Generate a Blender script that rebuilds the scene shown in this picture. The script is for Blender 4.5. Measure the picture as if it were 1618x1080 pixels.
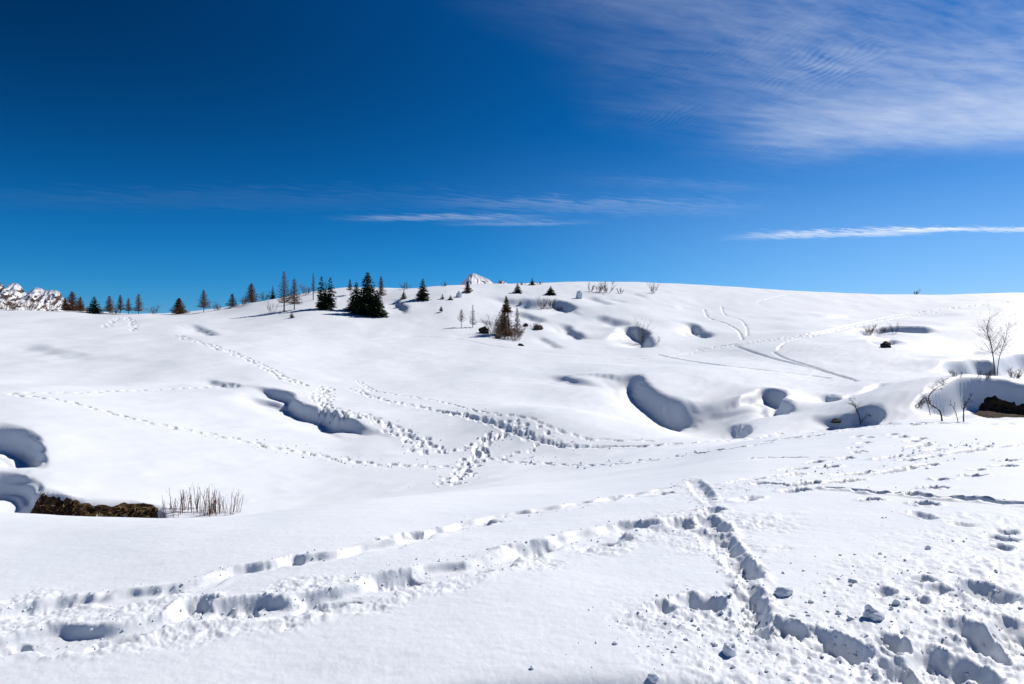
import bpy, math, random
import numpy as np
from mathutils import Vector

scene = bpy.context.scene
for o in list(bpy.data.objects):
    bpy.data.objects.remove(o)
COL = scene.collection
R = math.radians

# ------------------------------------------------------------------ camera
EYE = 1.7
F = 1079.0            # focal length in pixels of the 1618 px wide picture (24 mm on 36 mm)
CX, CY = 809.0, 540.0
cam_d = bpy.data.cameras.new('camera')
cam_d.sensor_width = 36.0
cam_d.lens = 36.0 * F / 1618.0
cam_d.clip_start = 0.05
cam_d.clip_end = 20000
cam = bpy.data.objects.new('camera', cam_d)
COL.objects.link(cam)
cam.location = (0, 0, EYE)
cam.rotation_euler = (R(90), 0, 0)
scene.camera = cam

# ------------------------------------------------------------------ light
SUN_AZ, SUN_EL = R(54), R(43)      # azimuth clockwise from +Y (the view), elevation
sun_d = bpy.data.lights.new('sun', 'SUN')
sun_d.energy = 5.0
sun_d.angle = R(0.53)
sun_d.color = (1.0, 0.92, 0.82)
sun = bpy.data.objects.new('sun', sun_d)
COL.objects.link(sun)
sun_dir = Vector((math.sin(SUN_AZ) * math.cos(SUN_EL), math.cos(SUN_AZ) * math.cos(SUN_EL), math.sin(SUN_EL)))
sun.rotation_euler = sun_dir.to_track_quat('Z', 'Y').to_euler()
sun.location = (60, 30, 60)

scene.view_settings.view_transform = 'Standard'
scene.view_settings.look = 'None'
scene.view_settings.exposure = 0.20
scene.view_settings.gamma = 1.0
scene.view_settings.use_curve_mapping = False
scene.cycles.diffuse_bounces = 1


class NT:
    """Small helper for writing node trees."""
    def __init__(self, tree):
        self.t = tree
        self.n = tree.nodes
        self.l = tree.links

    def put(self, sock, v):
        if v is None:
            return
        if isinstance(v, bpy.types.NodeSocket):
            self.l.new(v, sock)
        else:
            sock.default_value = v

    def math(self, op, a, b=None, c=None, clamp=False):
        n = self.n.new('ShaderNodeMath')
        n.operation = op
        n.use_clamp = clamp
        self.put(n.inputs[0], a)
        self.put(n.inputs[1], b)
        if c is not None:
            self.put(n.inputs[2], c)
        return n.outputs[0]

    def ramp(self, v, lo, hi, a=0.0, b=1.0):
        n = self.n.new('ShaderNodeMapRange')
        n.interpolation_type = 'SMOOTHSTEP'
        self.put(n.inputs[0], v)
        n.inputs[1].default_value, n.inputs[2].default_value = lo, hi
        n.inputs[3].default_value, n.inputs[4].default_value = a, b
        return n.outputs[0]

    def xyz(self, x, y, z=0.0):
        n = self.n.new('ShaderNodeCombineXYZ')
        self.put(n.inputs[0], x)
        self.put(n.inputs[1], y)
        self.put(n.inputs[2], z)
        return n.outputs[0]

    def noise(self, vec, scale, detail=4.0, rough=0.5, dist=0.0):
        n = self.n.new('ShaderNodeTexNoise')
        if vec is not None:
            self.l.new(vec, n.inputs['Vector'])
        n.inputs['Scale'].default_value = scale
        n.inputs['Detail'].default_value = detail
        n.inputs['Roughness'].default_value = rough
        n.inputs['Distortion'].default_value = dist
        return n.outputs[0]

    def mix(self, f, a, b, mode='MIX'):
        n = self.n.new('ShaderNodeMix')
        n.data_type = 'RGBA'
        n.blend_type = mode
        self.put(n.inputs[0], f)
        self.put(n.inputs[6], a)
        self.put(n.inputs[7], b)
        return n.outputs[2]


# ------------------------------------------------------------------ sky
world = bpy.data.worlds.new('World')
scene.world = world
world.use_nodes = True
W = NT(world.node_tree)
W.n.clear()
wout = W.n.new('ShaderNodeOutputWorld')
wbg = W.n.new('ShaderNodeBackground')
W.l.new(wbg.outputs[0], wout.inputs[0])
sky = W.n.new('ShaderNodeTexSky')
sky.sky_type = 'NISHITA'
sky.sun_disc = False
sky.sun_elevation = SUN_EL
sky.sun_rotation = SUN_AZ
sky.altitude = 2000
sky.air_density = 1.0
sky.dust_density = 0.0
sky.ozone_density = 3.0
wbg.inputs[1].default_value = 0.094
tc = W.n.new('ShaderNodeTexCoord')
sep = W.n.new('ShaderNodeSeparateXYZ')
W.l.new(tc.outputs['Generated'], sep.inputs[0])
dx, dy, dz = sep.outputs
# a deep mountain sky, as through a polarising filter: darkest at right angles to the sun
dot = W.n.new('ShaderNodeVectorMath')
dot.operation = 'DOT_PRODUCT'
W.l.new(tc.outputs['Generated'], dot.inputs[0])
dot.inputs[1].default_value = sun_dir
cos2 = W.math('MULTIPLY', dot.outputs['Value'], dot.outputs['Value'])
sin2 = W.math('SUBTRACT', 1.0, cos2)
pol = W.math('SUBTRACT', 1.0, W.math('MULTIPLY', sin2, W.ramp(dz, 0.02, 0.42, 0.14, 0.74)))
gam = W.n.new('ShaderNodeGamma')
W.l.new(sky.outputs[0], gam.inputs[0])
gam.inputs[1].default_value = 1.0
ssep = W.n.new('ShaderNodeSeparateColor')
W.l.new(gam.outputs[0], ssep.inputs[0])
sr, sg, sb = [W.math('MULTIPLY', ssep.outputs[i], (0.22, 0.72, 1.0)[i]) for i in range(3)]
sg = W.math('MULTIPLY', W.math('POWER', sg, 1.15), 0.66)
sr = W.math('MINIMUM', W.math('MULTIPLY', W.math('POWER', sr, 3.0), 0.775), W.math('MULTIPLY', sg, 0.7))
scomb = W.n.new('ShaderNodeCombineColor')
for i, v in enumerate((sr, sg, sb)):
    W.l.new(v, scomb.inputs[i])
tint = scomb.outputs[0]
polc = W.n.new('ShaderNodeCombineColor')
for i in range(3):
    W.l.new(pol, polc.inputs[i])
clear = W.mix(1.0, tint, polc.outputs[0], 'MULTIPLY')
# high cirrus, laid out on a level plane far overhead
zz = W.math('MAXIMUM', dz, 0.03)
cx = W.math('DIVIDE', dx, zz)
cy = W.math('DIVIDE', dy, zz)
warp = W.noise(W.xyz(cx, cy), 0.9, 3, 0.5)
warp = W.math('SUBTRACT', warp, 0.5)
fib = W.noise(W.xyz(W.math('MULTIPLY', cx, 0.8), W.math('ADD', W.math('MULTIPLY', cy, 2.6), W.math('MULTIPLY', cx, -0.55))), 1.6, 8, 0.62, 0.35)
fine = W.noise(W.xyz(W.math('MULTIPLY', cx, 2.6), W.math('ADD', W.math('MULTIPLY', cy, 7.0), W.math('MULTIPLY', cx, -3.2))), 2.0, 5, 0.6, 0.3)
soft = W.noise(W.xyz(cx, W.math('MULTIPLY', cy, 1.3), 4.2), 0.9, 4, 0.55)
# ripples
rip_p = W.math('ADD', W.math('MULTIPLY', cx, 190.0), W.math('MULTIPLY', cy, 60.0))
rip_p = W.math('ADD', rip_p, W.math('MULTIPLY', W.noise(W.xyz(cx, cy, 9.0), 3.4, 3, 0.55), 34.0))
rip = W.math('ADD', W.math('MULTIPLY', W.math('SINE', rip_p), 0.5), 0.5)
rip_m = W.math('MULTIPLY', W.ramp(W.noise(W.xyz(cx, cy, 2.0), 2.4, 3, 0.55), 0.50, 0.68), 0.30)
for gx, gy, gr in ((1.14, 2.50, .34), (.66, 3.05, .34), (1.33, 3.52, .24)):
    ddx, ddy = W.math('SUBTRACT', cx, gx), W.math('SUBTRACT', cy, gy)
    rip_m = W.math('MAXIMUM', rip_m, W.ramp(W.math('SQRT', W.math('ADD', W.math('MULTIPLY', ddx, ddx), W.math('MULTIPLY', ddy, ddy))), gr, gr * .1))
# where the sheet of cirrus lies
edge_l = W.math('SUBTRACT', W.math('SUBTRACT', cx, 0.02), W.math('MULTIPLY', W.math('SUBTRACT', cy, 2.45), 0.5))
edge_l = W.math('ADD', edge_l, W.math('MULTIPLY', warp, 0.9))
edge_f = W.math('SUBTRACT', 3.95, W.math('ADD', cy, W.math('MULTIPLY', warp, -0.9)))
sheet = W.math('MULTIPLY', W.ramp(edge_l, -0.05, 1.2), W.ramp(edge_f, -0.3, 1.1))
sheet = W.math('MULTIPLY', sheet, W.math('MULTIPLY', W.ramp(cy, 0.7, 1.9), W.ramp(cx, 5.0, 3.0)))
core = W.math('MULTIPLY', W.ramp(cx, 0.5, 2.4), W.ramp(W.math('ABSOLUTE', W.math('SUBTRACT', cy, 3.05)), 0.75, 0.05))
band = W.math('MULTIPLY', W.ramp(fib, 0.30, 0.78), W.ramp(soft, 0.25, 0.70))
dens = W.math('ADD', W.math('ADD', W.math('MULTIPLY', band, 0.42), 0.10), W.math('MULTIPLY', core, 0.40))
dens = W.math('ADD', dens, W.math('MULTIPLY', W.math('MULTIPLY', W.math('MULTIPLY', W.math('SUBTRACT', rip, .45), rip_m), W.ramp(W.noise(W.xyz(cx, cy, 6.0), 7.0, 2, .5), .35, .6, .25, 1.0)), 0.12))
dens = W.math('ADD', dens, W.math('MULTIPLY', W.math('SUBTRACT', fine, 0.5), 0.34))
dens = W.math('MULTIPLY', W.math('MULTIPLY', W.math('MAXIMUM', dens, 0.0), sheet), 0.86)


def streak(c0, slope, width, x0, x1, soft_x, amp):
    s = W.math('SUBTRACT', cy, W.math('ADD', c0, W.math('MULTIPLY', cx, slope)))
    s = W.math('ADD', s, W.math('MULTIPLY', W.math('SUBTRACT', fine, 0.5), width * 2.8))
    s = W.math('ADD', s, W.math('MULTIPLY', warp, width * 1.5))
    g = W.ramp(W.math('ABSOLUTE', s), width, 0.0)
    wx = W.math('MULTIPLY', W.ramp(cx, x0, x0 + soft_x), W.ramp(cx, x1, x1 - soft_x))
    k = W.math('MULTIPLY', W.math('MULTIPLY', g, wx), amp)
    k = W.math('MULTIPLY', k, W.ramp(fine, 0.25, 0.65, 0.45, 1.0))
    return W.math('MULTIPLY', k, W.ramp(fib, 0.25, 0.62, 0.3, 1.0))


for a in [(5.50, -0.02, 0.20, -1.6, 0.5, 0.9, 0.26), (5.75, -0.05, 0.16, -0.75, 0.9, 0.8, 0.22),
          (4.95, 0.10, 0.40, -0.9, 2.2, 1.2, 0.12), (6.9, -0.20, 0.34, 1.9, 4.2, 0.9, 0.75),
          (5.75, 0.08, 0.20, 2.9, 6.5, 0.9, 0.85), (4.75, -0.02, 0.5, -4.5, 0.6, 2.0, 0.02),
          (4.1, 0.22, 0.22, 0.2, 2.0, 0.8, 0.06)]:
    dens = W.math('ADD', dens, streak(*a))
dens = W.math('MULTIPLY', dens, W.ramp(dz, 0.02, 0.09))
dens = W.math('MINIMUM', dens, 0.92)
glow = W.math('MULTIPLY', W.ramp(dz, 0.30, 0.0), W.ramp(dot.outputs['Value'], 0.45, 0.95))
clear = W.mix(W.math('MULTIPLY', glow, 0.55), clear, (5.6, 7.4, 9.6, 1))
full = W.mix(dens, clear, (8.6, 9.1, 9.9, 1))
W.l.new(full, wbg.inputs[0])


# ------------------------------------------------------------------ small tools
def hash2(ix, iy, seed):
    h = (ix.astype(np.int64) * 374761393 + iy.astype(np.int64) * 668265263 + seed * 974711) & 0x7fffffff
    h = ((h ^ (h >> 13)) * 1274126177) & 0x7fffffff
    h = (h ^ (h >> 16)) & 0xffff
    return h.astype(np.float64) / 32767.5 - 1.0


def vnoise(x, y, seed=0):
    """Smooth value noise in -1..1."""
    ix, iy = np.floor(x), np.floor(y)
    fx, fy = x - ix, y - iy
    fx = fx * fx * fx * (fx * (fx * 6 - 15) + 10)
    fy = fy * fy * fy * (fy * (fy * 6 - 15) + 10)
    a, b = hash2(ix, iy, seed), hash2(ix + 1, iy, seed)
    c, d = hash2(ix, iy + 1, seed), hash2(ix + 1, iy + 1, seed)
    return (a + (b - a) * fx) * (1 - fy) + (c + (d - c) * fx) * fy


def fbm(x, y, octaves=4, seed=0, gain=0.5, lac=2.03):
    s, amp = 0.0, 1.0
    for k in range(octaves):
        ca, sa = math.cos(k * 1.1), math.sin(k * 1.1)
        s = s + amp * vnoise(x * ca - y * sa, x * sa + y * ca, seed + k * 17)
        x, y, amp = x * lac, y * lac, amp * gain
    return s


def sstep(x, a, b):
    t = np.clip((x - a) / (b - a), 0, 1)
    return t * t * (3 - 2 * t)


def pchip(xk, yk, x):
    """Monotone cubic through (xk, yk); flat beyond the ends' slope."""
    xk, yk = np.asarray(xk, float), np.asarray(yk, float)
    h = np.diff(xk)
    d = np.diff(yk) / h
    m = np.zeros_like(yk)
    m[0], m[-1] = d[0], d[-1]
    for i in range(1, len(xk) - 1):
        if d[i - 1] * d[i] > 0:
            w1, w2 = 2 * h[i] + h[i - 1], h[i] + 2 * h[i - 1]
            m[i] = (w1 + w2) / (w1 / d[i - 1] + w2 / d[i])
    x = np.clip(x, xk[0], xk[-1])
    i = np.clip(np.searchsorted(xk, x, side='right') - 1, 0, len(xk) - 2)
    t = (x - xk[i]) / h[i]
    t2, t3 = t * t, t * t * t
    return ((2 * t3 - 3 * t2 + 1) * yk[i] + (t3 - 2 * t2 + t) * h[i] * m[i]
            + (-2 * t3 + 3 * t2) * yk[i + 1] + (t3 - t2) * h[i] * m[i + 1])


def spline(pts, n=8):
    """Catmull-Rom through 2-D points."""
    p = [np.array(q, float) for q in pts]
    if len(p) < 3:
        return np.array([p[0] + (p[1] - p[0]) * k / n for k in range(n + 1)])
    p = [2 * p[0] - p[1]] + p + [2 * p[-1] - p[-2]]
    out = []
    for i in range(1, len(p) - 2):
        a, b, c, d = p[i - 1:i + 3]
        for k in range(n):
            t = k / n
            out.append(0.5 * (2 * b + (c - a) * t + (2 * a - 5 * b + 4 * c - d) * t * t + (3 * b - a - 3 * c + d) * t ** 3))
    out.append(p[-2])
    return np.array(out)


# ------------------------------------------------------------------ snow terrain: the lie of the land
# survey lines: each follows one feature of the ground from left to right as (bearing px, distance m, level px)
LINES = []


def level(z, d):
    return CY - (z) / d * F


def line_z(pts):      # given as z relative to the eye
    LINES.append([(p, d, level(z, d)) for p, d, z in pts])


def line(pts):
    LINES.append(pts)


line_z([(-300, 1.2, -1.72), (809, 1.2, -1.7), (1900, 1.2, -1.68)])
line_z([(-300, 2.5, -1.92), (0, 2.5, -1.86), (809, 2.5, -1.71), (1618, 2.5, -1.66), (1900, 2.5, -1.65)])
line_z([(-300, 5, -2.12), (0, 5, -2.04), (400, 5, -1.88), (800, 5, -1.74), (1200, 5, -1.65), (1618, 5, -1.56), (1900, 5, -1.6)])
line_z([(-300, 7.3, -2.28), (0, 7.4, -2.25), (400, 7.0, -2.03), (800, 8.2, -2.02), (1000, 9.2, -2.03), (1200, 10.2, -1.95),
        (1400, 10, -1.85), (1618, 10, -1.75), (1900, 10, -1.7)])
line([(-300, 10.3, 806), (0, 10.3, 810), (230, 9.7, 818), (330, 9.4, 822), (400, 9.6, 816), (500, 10, 803), (600, 10.8, 789),
      (700, 12, 778), (800, 13.5, 769), (900, 15.5, 759), (1000, 17.5, 741), (1100, 21, 714), (1200, 21.5, 692), (1300, 21, 679),
      (1400, 20.5, 668), (1500, 20, 664), (1618, 20, 666), (1900, 20, 674)])
line([(-300, 15.5, 840), (0, 16, 845), (230, 17, 850), (330, 18, 845), (400, 19, 835), (500, 21, 812), (600, 22, 793),
      (700, 22.5, 777), (800, 23, 758), (900, 24, 744), (1000, 25, 722), (1100, 27, 706), (1200, 27, 702), (1300, 27, 706),
      (1400, 27, 702), (1500, 27, 700), (1618, 27, 700), (1900, 27, 700)])
line([(-300, 32, 622), (0, 33, 626), (200, 32, 657), (400, 31, 700), (550, 30, 728), (700, 29, 738), (850, 29, 731),
      (1000, 30.5, 702), (1100, 32, 690), (1200, 33, 690), (1300, 33, 688), (1400, 32, 680), (1500, 31.5, 672), (1618, 31.5, 674),
      (1900, 32, 676)])
line([(-300, 45, 588), (0, 46, 592), (200, 45, 602), (400, 43, 617), (550, 39, 648), (700, 37.5, 661), (800, 37, 650), (850, 37, 644), (900, 37, 645),
      (950, 37, 654), (1000, 36.5, 664), (1050, 36, 676), (1100, 35.5, 690), (1150, 36, 692), (1200, 38, 662), (1250, 38, 655), (1300, 38, 648), (1350, 38, 624),
      (1400, 38, 606), (1450, 38, 597), (1500, 38, 593), (1618, 38, 597), (1900, 38, 600)])
line([(-300, 53, 566), (0, 54, 570), (200, 53, 577), (400, 51, 589), (550, 48, 614), (700, 45, 632), (800, 43, 642), (850, 42, 648), (900, 41.5, 653),
      (950, 41, 660), (1000, 41, 670), (1050, 40.5, 684), (1100, 40, 698), (1150, 41, 684), (1200, 43, 645), (1250, 43, 642), (1300, 43, 640), (1350, 42, 632),
      (1400, 42, 620), (1500, 42, 613), (1618, 42, 614), (1900, 42, 616)])
line([(-300, 62, 545), (0, 63, 550), (200, 62, 553), (400, 60, 562), (550, 58, 588), (700, 58, 594), (850, 56, 598),
      (1000, 54, 593), (1100, 54, 592), (1200, 55, 594), (1300, 54, 600), (1400, 49, 607), (1500, 47, 602), (1618, 47, 603),
      (1900, 48, 604)])
line([(-300, 88, 515), (0, 90, 518), (200, 90, 520), (400, 88, 520), (550, 86, 528), (700, 85, 540), (850, 83, 553),
      (1000, 78, 565), (1100, 75, 563), (1200, 75, 553), (1300, 74, 549), (1400, 72, 548), (1500, 68, 562), (1618, 66, 572),
      (1900, 66, 574)])
line([(-300, 104, 498), (0, 105, 500), (200, 107, 504), (300, 108, 503), (400, 109, 500), (500, 111, 491), (600, 112, 493),
      (700, 112, 489), (800, 112, 500), (900, 112, 500), (1000, 115, 488), (1100, 118, 494), (1200, 115, 499), (1400, 115, 499),
      (1618, 112, 487), (1900, 112, 486)])
line([(-300, 115, 486), (0, 115, 488.5), (50, 115, 489), (100, 116, 490), (150, 118, 492), (200, 120, 494), (270, 122, 495),
      (320, 123, 491), (360, 124, 485), (400, 125, 476), (450, 127, 468), (500, 130, 456), (540, 132, 452), (600, 133, 453),
      (650, 134, 455), (700, 137, 451), (750, 142, 447), (800, 144, 447), (850, 147, 446), (900, 152, 444.5), (950, 157, 444),
      (1000, 162, 444), (1080, 167, 446), (1150, 167, 449), (1250, 167, 454), (1350, 167, 456.5), (1420, 167, 455.5),
      (1500, 167, 454), (1560, 167, 450), (1618, 167, 446), (1900, 167, 440)])
line([(-300, 170, 520), (600, 190, 505), (1000, 240, 475), (1618, 250, 470), (1900, 250, 470)])
line([(-300, 600, 575), (1000, 700, 560), (1900, 700, 560)])
line([(-300, 6000, 560), (1900, 6000, 556)])

# grid: bearings (fine in front of the camera, coarse all round) and distances
az_f = np.linspace(R(-41.5), R(45.5), 1090)
grow_ = np.linspace(0.2, 12, 28)
az_l = R(-41.5) - np.cumsum(grow_ * R(138.5) / grow_.sum())
az_r = R(45.5) + np.cumsum(grow_ * R(134.5) / grow_.sum())
AZ = np.concatenate([az_l[::-1], az_f, az_r[:-1]])


def logspace(a, b, step):
    n = int(math.log(b / a) / step)
    return np.exp(np.linspace(math.log(a), math.log(b), n, endpoint=False))


RR = np.concatenate([[0.6], logspace(1.0, 3.3, 0.05), logspace(3.3, 13, 0.0036), logspace(13, 62, 0.0047),
                     logspace(62, 178, 0.0042), logspace(178, 6000, 0.085), [6000]])
NR, NC = len(RR), len(AZ)
LR = np.log(RR)
BX = np.clip(CX + F * np.tan(np.clip(AZ, R(-45.5), R(45))), -300, 1900)
ca = np.cos(np.clip(AZ, R(-45.5), R(45)))
LD, LE = [], []
for ln in LINES:
    p, d, y = np.array(ln, float).T
    LD.append(np.log(pchip(p, d, BX) / ca))
    LE.append((CY - pchip(p, y, BX)) / F * ca)
LD, LE = np.array(LD), np.array(LE)
# far left, right and behind: fade the two outer profiles into each other
wl = sstep(np.abs(AZ), R(50), R(180)) * 0.5
li, ri = len(az_l) - 1, len(az_l) + len(az_f)
for A in (LD, LE):
    la, ra = A[:, li].copy(), A[:, ri].copy()
    for j in np.nonzero(wl > 0)[0]:
        a, b = (la, ra) if AZ[j] < 0 else (ra, la)
        A[:, j] = A[:, j] * (1 - wl[j]) + b * wl[j]
E = np.zeros((NR, NC))
for j in range(NC):
    E[:, j] = pchip(LD[:, j], LE[:, j], LR)


def blur(a, s, axis):
    n = int(3 * s)
    k = np.exp(-0.5 * (np.arange(-n, n + 1) / s) ** 2)
    k /= k.sum()
    pad = [(0, 0), (0, 0)]
    pad[axis] = (n, n)
    b = np.pad(a, pad, mode='edge')
    out = np.zeros_like(a)
    for i, w in enumerate(k):
        out += w * (b[i:i + a.shape[0], :] if axis == 0 else b[:, i:i + a.shape[1]])
    return out


E = blur(blur(E, 9, 0), 14, 1)
Z = EYE + E * RR[:, None]
SX = np.sin(AZ)[None, :] * RR[:, None]
SY = np.cos(AZ)[None, :] * RR[:, None]
RAD = np.broadcast_to(RR[:, None], Z.shape)


ZREF = None


def at(px, py):
    """The ground point seen at a pixel of the photograph."""
    az = math.atan((px - CX) / F)
    Z = ZREF
    j = int(np.argmin(np.abs(AZ - az)))
    d = RR * math.cos(az)
    y = CY - (Z[:, j] - EYE) / d * F
    i0 = int(np.searchsorted(RR, 1.2))
    hit = np.nonzero(y[i0:] <= py)[0]
    if len(hit) == 0:
        i = int(np.argmin(y[i0:int(np.searchsorted(RR, 200))])) + i0
        r = RR[i]
        z = Z[i, j]
    else:
        i = max(hit[0] + i0, 1)
        t = (y[i - 1] - py) / max(y[i - 1] - y[i], 1e-6)
        t = min(max(t, 0), 1)
        r = RR[i - 1] + (RR[i] - RR[i - 1]) * t
        z = Z[i - 1, j] + (Z[i, j] - Z[i - 1, j]) * t
    return np.array([math.sin(az) * r, math.cos(az) * r, z])


def ground(x, y):
    r, az = math.hypot(x, y), math.atan2(x, y)
    j = int(np.clip(np.searchsorted(AZ, az) - 1, 0, NC - 2))
    i = int(np.clip(np.searchsorted(RR, r) - 1, 0, NR - 2))
    u = (az - AZ[j]) / (AZ[j + 1] - AZ[j])
    v = (r - RR[i]) / (RR[i + 1] - RR[i])
    return float((Z[i, j] * (1 - u) + Z[i, j + 1] * u) * (1 - v) + (Z[i + 1, j] * (1 - u) + Z[i + 1, j + 1] * u) * v)


def window(x, y, rad):
    r, az = math.hypot(x, y), math.atan2(x, y)
    i0, i1 = np.searchsorted(RR, [r - rad, r + rad])
    da = math.asin(min(0.99, rad / max(r, rad * 1.02)))
    j0, j1 = np.searchsorted(AZ, [az - da, az + da])
    return slice(i0, i1), slice(j0, j1)


def box_window(p, rad):
    p = np.asarray(p)
    r, az = np.hypot(p[:, 0], p[:, 1]), np.arctan2(p[:, 0], p[:, 1])
    i0, i1 = np.searchsorted(RR, [r.min() - rad, r.max() + rad])
    da = rad / max(r.min() - rad, 1.0)
    j0, j1 = np.searchsorted(AZ, [az.min() - da, az.max() + da])
    return slice(i0, i1), slice(j0, j1)


# broad wind-worked undulation of the slopes
far_w = sstep(RAD, 22, 60)
Z += far_w * 0.34 * fbm(SX / 13 + 3.1, SY / 17, 2, 5) * sstep(RAD, 175, 120)
Z += far_w * 0.07 * fbm(SX / 4.2, SY / 6.5, 2, 9) * sstep(RAD, 300, 150)
Z += sstep(RAD, 3, 9) * 0.035 * fbm(SX / 3.1 + 7, SY / 2.6, 2, 11) * (1 - far_w * 0.6)


Z += sstep(RAD, 12, 30) * sstep(RAD, 130, 70) * 0.035 * (1 - np.abs(fbm((SX * .8 + SY * .6) / 2.6, (SY * .8 - SX * .6) / .9, 3, 13)))
ZREF = Z.copy()


def poly_dist(P, X, Y):
    """Distance, side (+ = left of the direction of travel) and position along a polyline."""
    best = np.full(X.shape, 1e9)
    side = np.zeros(X.shape)
    tt = np.zeros(X.shape)
    seg = np.hypot(*np.diff(P, axis=0).T)
    cum = np.concatenate([[0], np.cumsum(seg)])
    for k in range(len(P) - 1):
        a, b = P[k], P[k + 1]
        v = b - a
        L2 = max(v @ v, 1e-9)
        t = np.clip(((X - a[0]) * v[0] + (Y - a[1]) * v[1]) / L2, 0, 1)
        ex, ey = X - a[0] - t * v[0], Y - a[1] - t * v[1]
        dd = np.hypot(ex, ey)
        m = dd < best
        best = np.where(m, dd, best)
        cr = v[0] * ey - v[1] * ex
        side = np.where(m, np.sign(cr), side)
        tt = np.where(m, cum[k] + t * math.sqrt(L2), tt)
    return best, side, tt, cum[-1]


DS = np.zeros_like(Z)


def scarp(px, drop, low, high=None, hi=0.35, w=None, taper=0.3, seed=1, wob=0.26, world=None, soft=0.42):
    """A wind-cut lip of snow along a line; the ground falls away on its right-hand side."""
    P = spline(world if world is not None else [at(*q)[:2] for q in px], 6)
    for _ in range(4):
        P[1:-1] = (P[:-2] + 2 * P[1:-1] + P[2:]) / 4
    high = high or low * 0.9
    sl = box_window(P, max(low, high) * 2.4)
    X, Y = SX[sl], SY[sl]
    dist, side, t, T = poly_dist(P, X, Y)
    wsum, tsum = np.zeros_like(dist), np.zeros_like(dist)
    cum = 0.0
    for a, b in zip(P[:-1], P[1:]):        # soften jumps from one branch of a curved lip to the other
        v = b - a
        L2 = max(v @ v, 1e-9)
        u = np.clip(((X - a[0]) * v[0] + (Y - a[1]) * v[1]) / L2, 0, 1)
        dk = np.hypot(X - a[0] - u * v[0], Y - a[1] - u * v[1])
        wk = np.exp(-(dk - dist) / (.25 * low)) * math.sqrt(L2)
        wsum += wk
        tsum += wk * (cum + u * math.sqrt(L2))
        cum += math.sqrt(L2)
    t = tsum / wsum
    s = dist * np.where(side == 0, 1, side)
    s = s + wob * (drop + .3) * vnoise(X / (1.6 * drop + .5), Y / (1.6 * drop + .5), seed)
    A = drop * sstep(t / T, -0.001, taper) * sstep(1 - t / T, -0.001, taper)
    hi = hi * 0.6
    up = hi * np.exp(-(s / high) ** 2)
    dn = -(1 - hi) * np.exp(-np.abs(s / low) ** 1.7)
    a, b = (-w, w) if w else (-0.40 * low * soft, 0.55 * high * soft)
    led = .5 + .5 * vnoise(t / (1.5 * drop + .4), t * 0 + .3, seed + 40)
    k = (1 - .30 * led) * sstep(s, a, b) + .30 * led * sstep(s, a - .62 * low, a - .36 * low)
    A = A * (1 + .18 * vnoise(t / (1.1 * drop + .5), t * 0 + .7, seed + 41))
    DS[sl] += A * (up * k + dn * (1 - k))


def mound(px, py, rad, h, ex=1.0, world=None):
    c = at(px, py) if world is None else world
    sl = window(c[0], c[1], rad * 2.6)
    X, Y = SX[sl] - c[0], SY[sl] - c[1]
    q = np.hypot(X, Y * ex) / rad
    Z[sl] += h * np.exp(-q ** 2.2)


# ---- lips, hollows and banks (bearing px, level px)
# long curling lip left of centre
scarp([(383, 609), (420, 612), (447, 621), (468, 639), (505, 652), (545, 662), (580, 676), (616, 694)], 0.95, 2.2, 2.0, w=0.16, taper=0.3, seed=3)
scarp([(384, 620), (408, 621), (435, 625), (462, 634)], 0.5, 1.2, 0.9, w=0.14, taper=.3, seed=4)
scarp([(330, 598), (345, 604), (372, 609), (395, 610)], 0.35, 1.0, 1.0, seed=5)
scarp([(298, 509), (312, 516), (330, 524), (352, 532)], 0.6, 2.0, 2.5, seed=6)
# faint lows on the left slope
scarp([(20, 540), (60, 548), (110, 560), (180, 567)], 0.45, 5.0, 6.0, seed=7)
# bowl in the middle right
scarp([(988, 596), (1005, 599), (1016, 613), (1040, 634), (1070, 648), (1110, 656)], 1.9, 2.4, 4.5, hi=0.5, taper=0.2, seed=8)
scarp([(868, 593), (900, 598), (935, 602), (968, 602)], 0.5, 1.8, 2.5, seed=9)
# boulder-like snow mound with its shaded hollow
scarp([(1193, 625), (1206, 621), (1220, 625), (1232, 640), (1252, 653)], 1.6, 1.6, 2.2, hi=0.5, taper=0.2, seed=10)
scarp([(1298, 623), (1310, 629), (1328, 631), (1350, 624)], 0.8, 1.3, 1.8, seed=11)
scarp([(1355, 622), (1378, 610), (1395, 606), (1412, 606)], 0.5, 0.8, 1.2, w=0.12, seed=12)
scarp([(1140, 671), (1152, 668), (1166, 677), (1184, 692)], 0.8, 1.1, 1.6, seed=13)
scarp([(1262, 667), (1284, 656), (1300, 660), (1345, 663), (1385, 665), (1412, 671)], 1.1, 1.7, 2.4, hi=0.35, taper=0.28, soft=0.28, seed=14)
# big undercut bank at the right edge
scarp([(1474, 652), (1488, 637), (1508, 622), (1540, 611), (1585, 613), (1640, 622), (1720, 630)], 1.8, 2.0, 3.0, hi=0.3, taper=0.2, soft=0.28, seed=15)
scarp([(1480, 588), (1515, 580), (1545, 574), (1580, 577), (1596, 572), (1640, 563), (1720, 566)], 2.0, 2.6, 3.5, hi=0.4, taper=0.2, soft=0.28, seed=16)
scarp([(1515, 560), (1530, 557), (1545, 557), (1562, 559)], 0.6, 1.5, 2, seed=17)
scarp([(1345, 527), (1372, 521), (1410, 519), (1450, 520), (1480, 524)], 1.6, 2.0, 3.0, taper=0.15, seed=18)
scarp([(1378, 545), (1390, 538), (1410, 538), (1432, 543)], 1.0, 1.3, 1.8, seed=19)
scarp([(1350, 536), (1372, 533), (1398, 530)], 0.5, 1.2, 1.5, seed=20)
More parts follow.
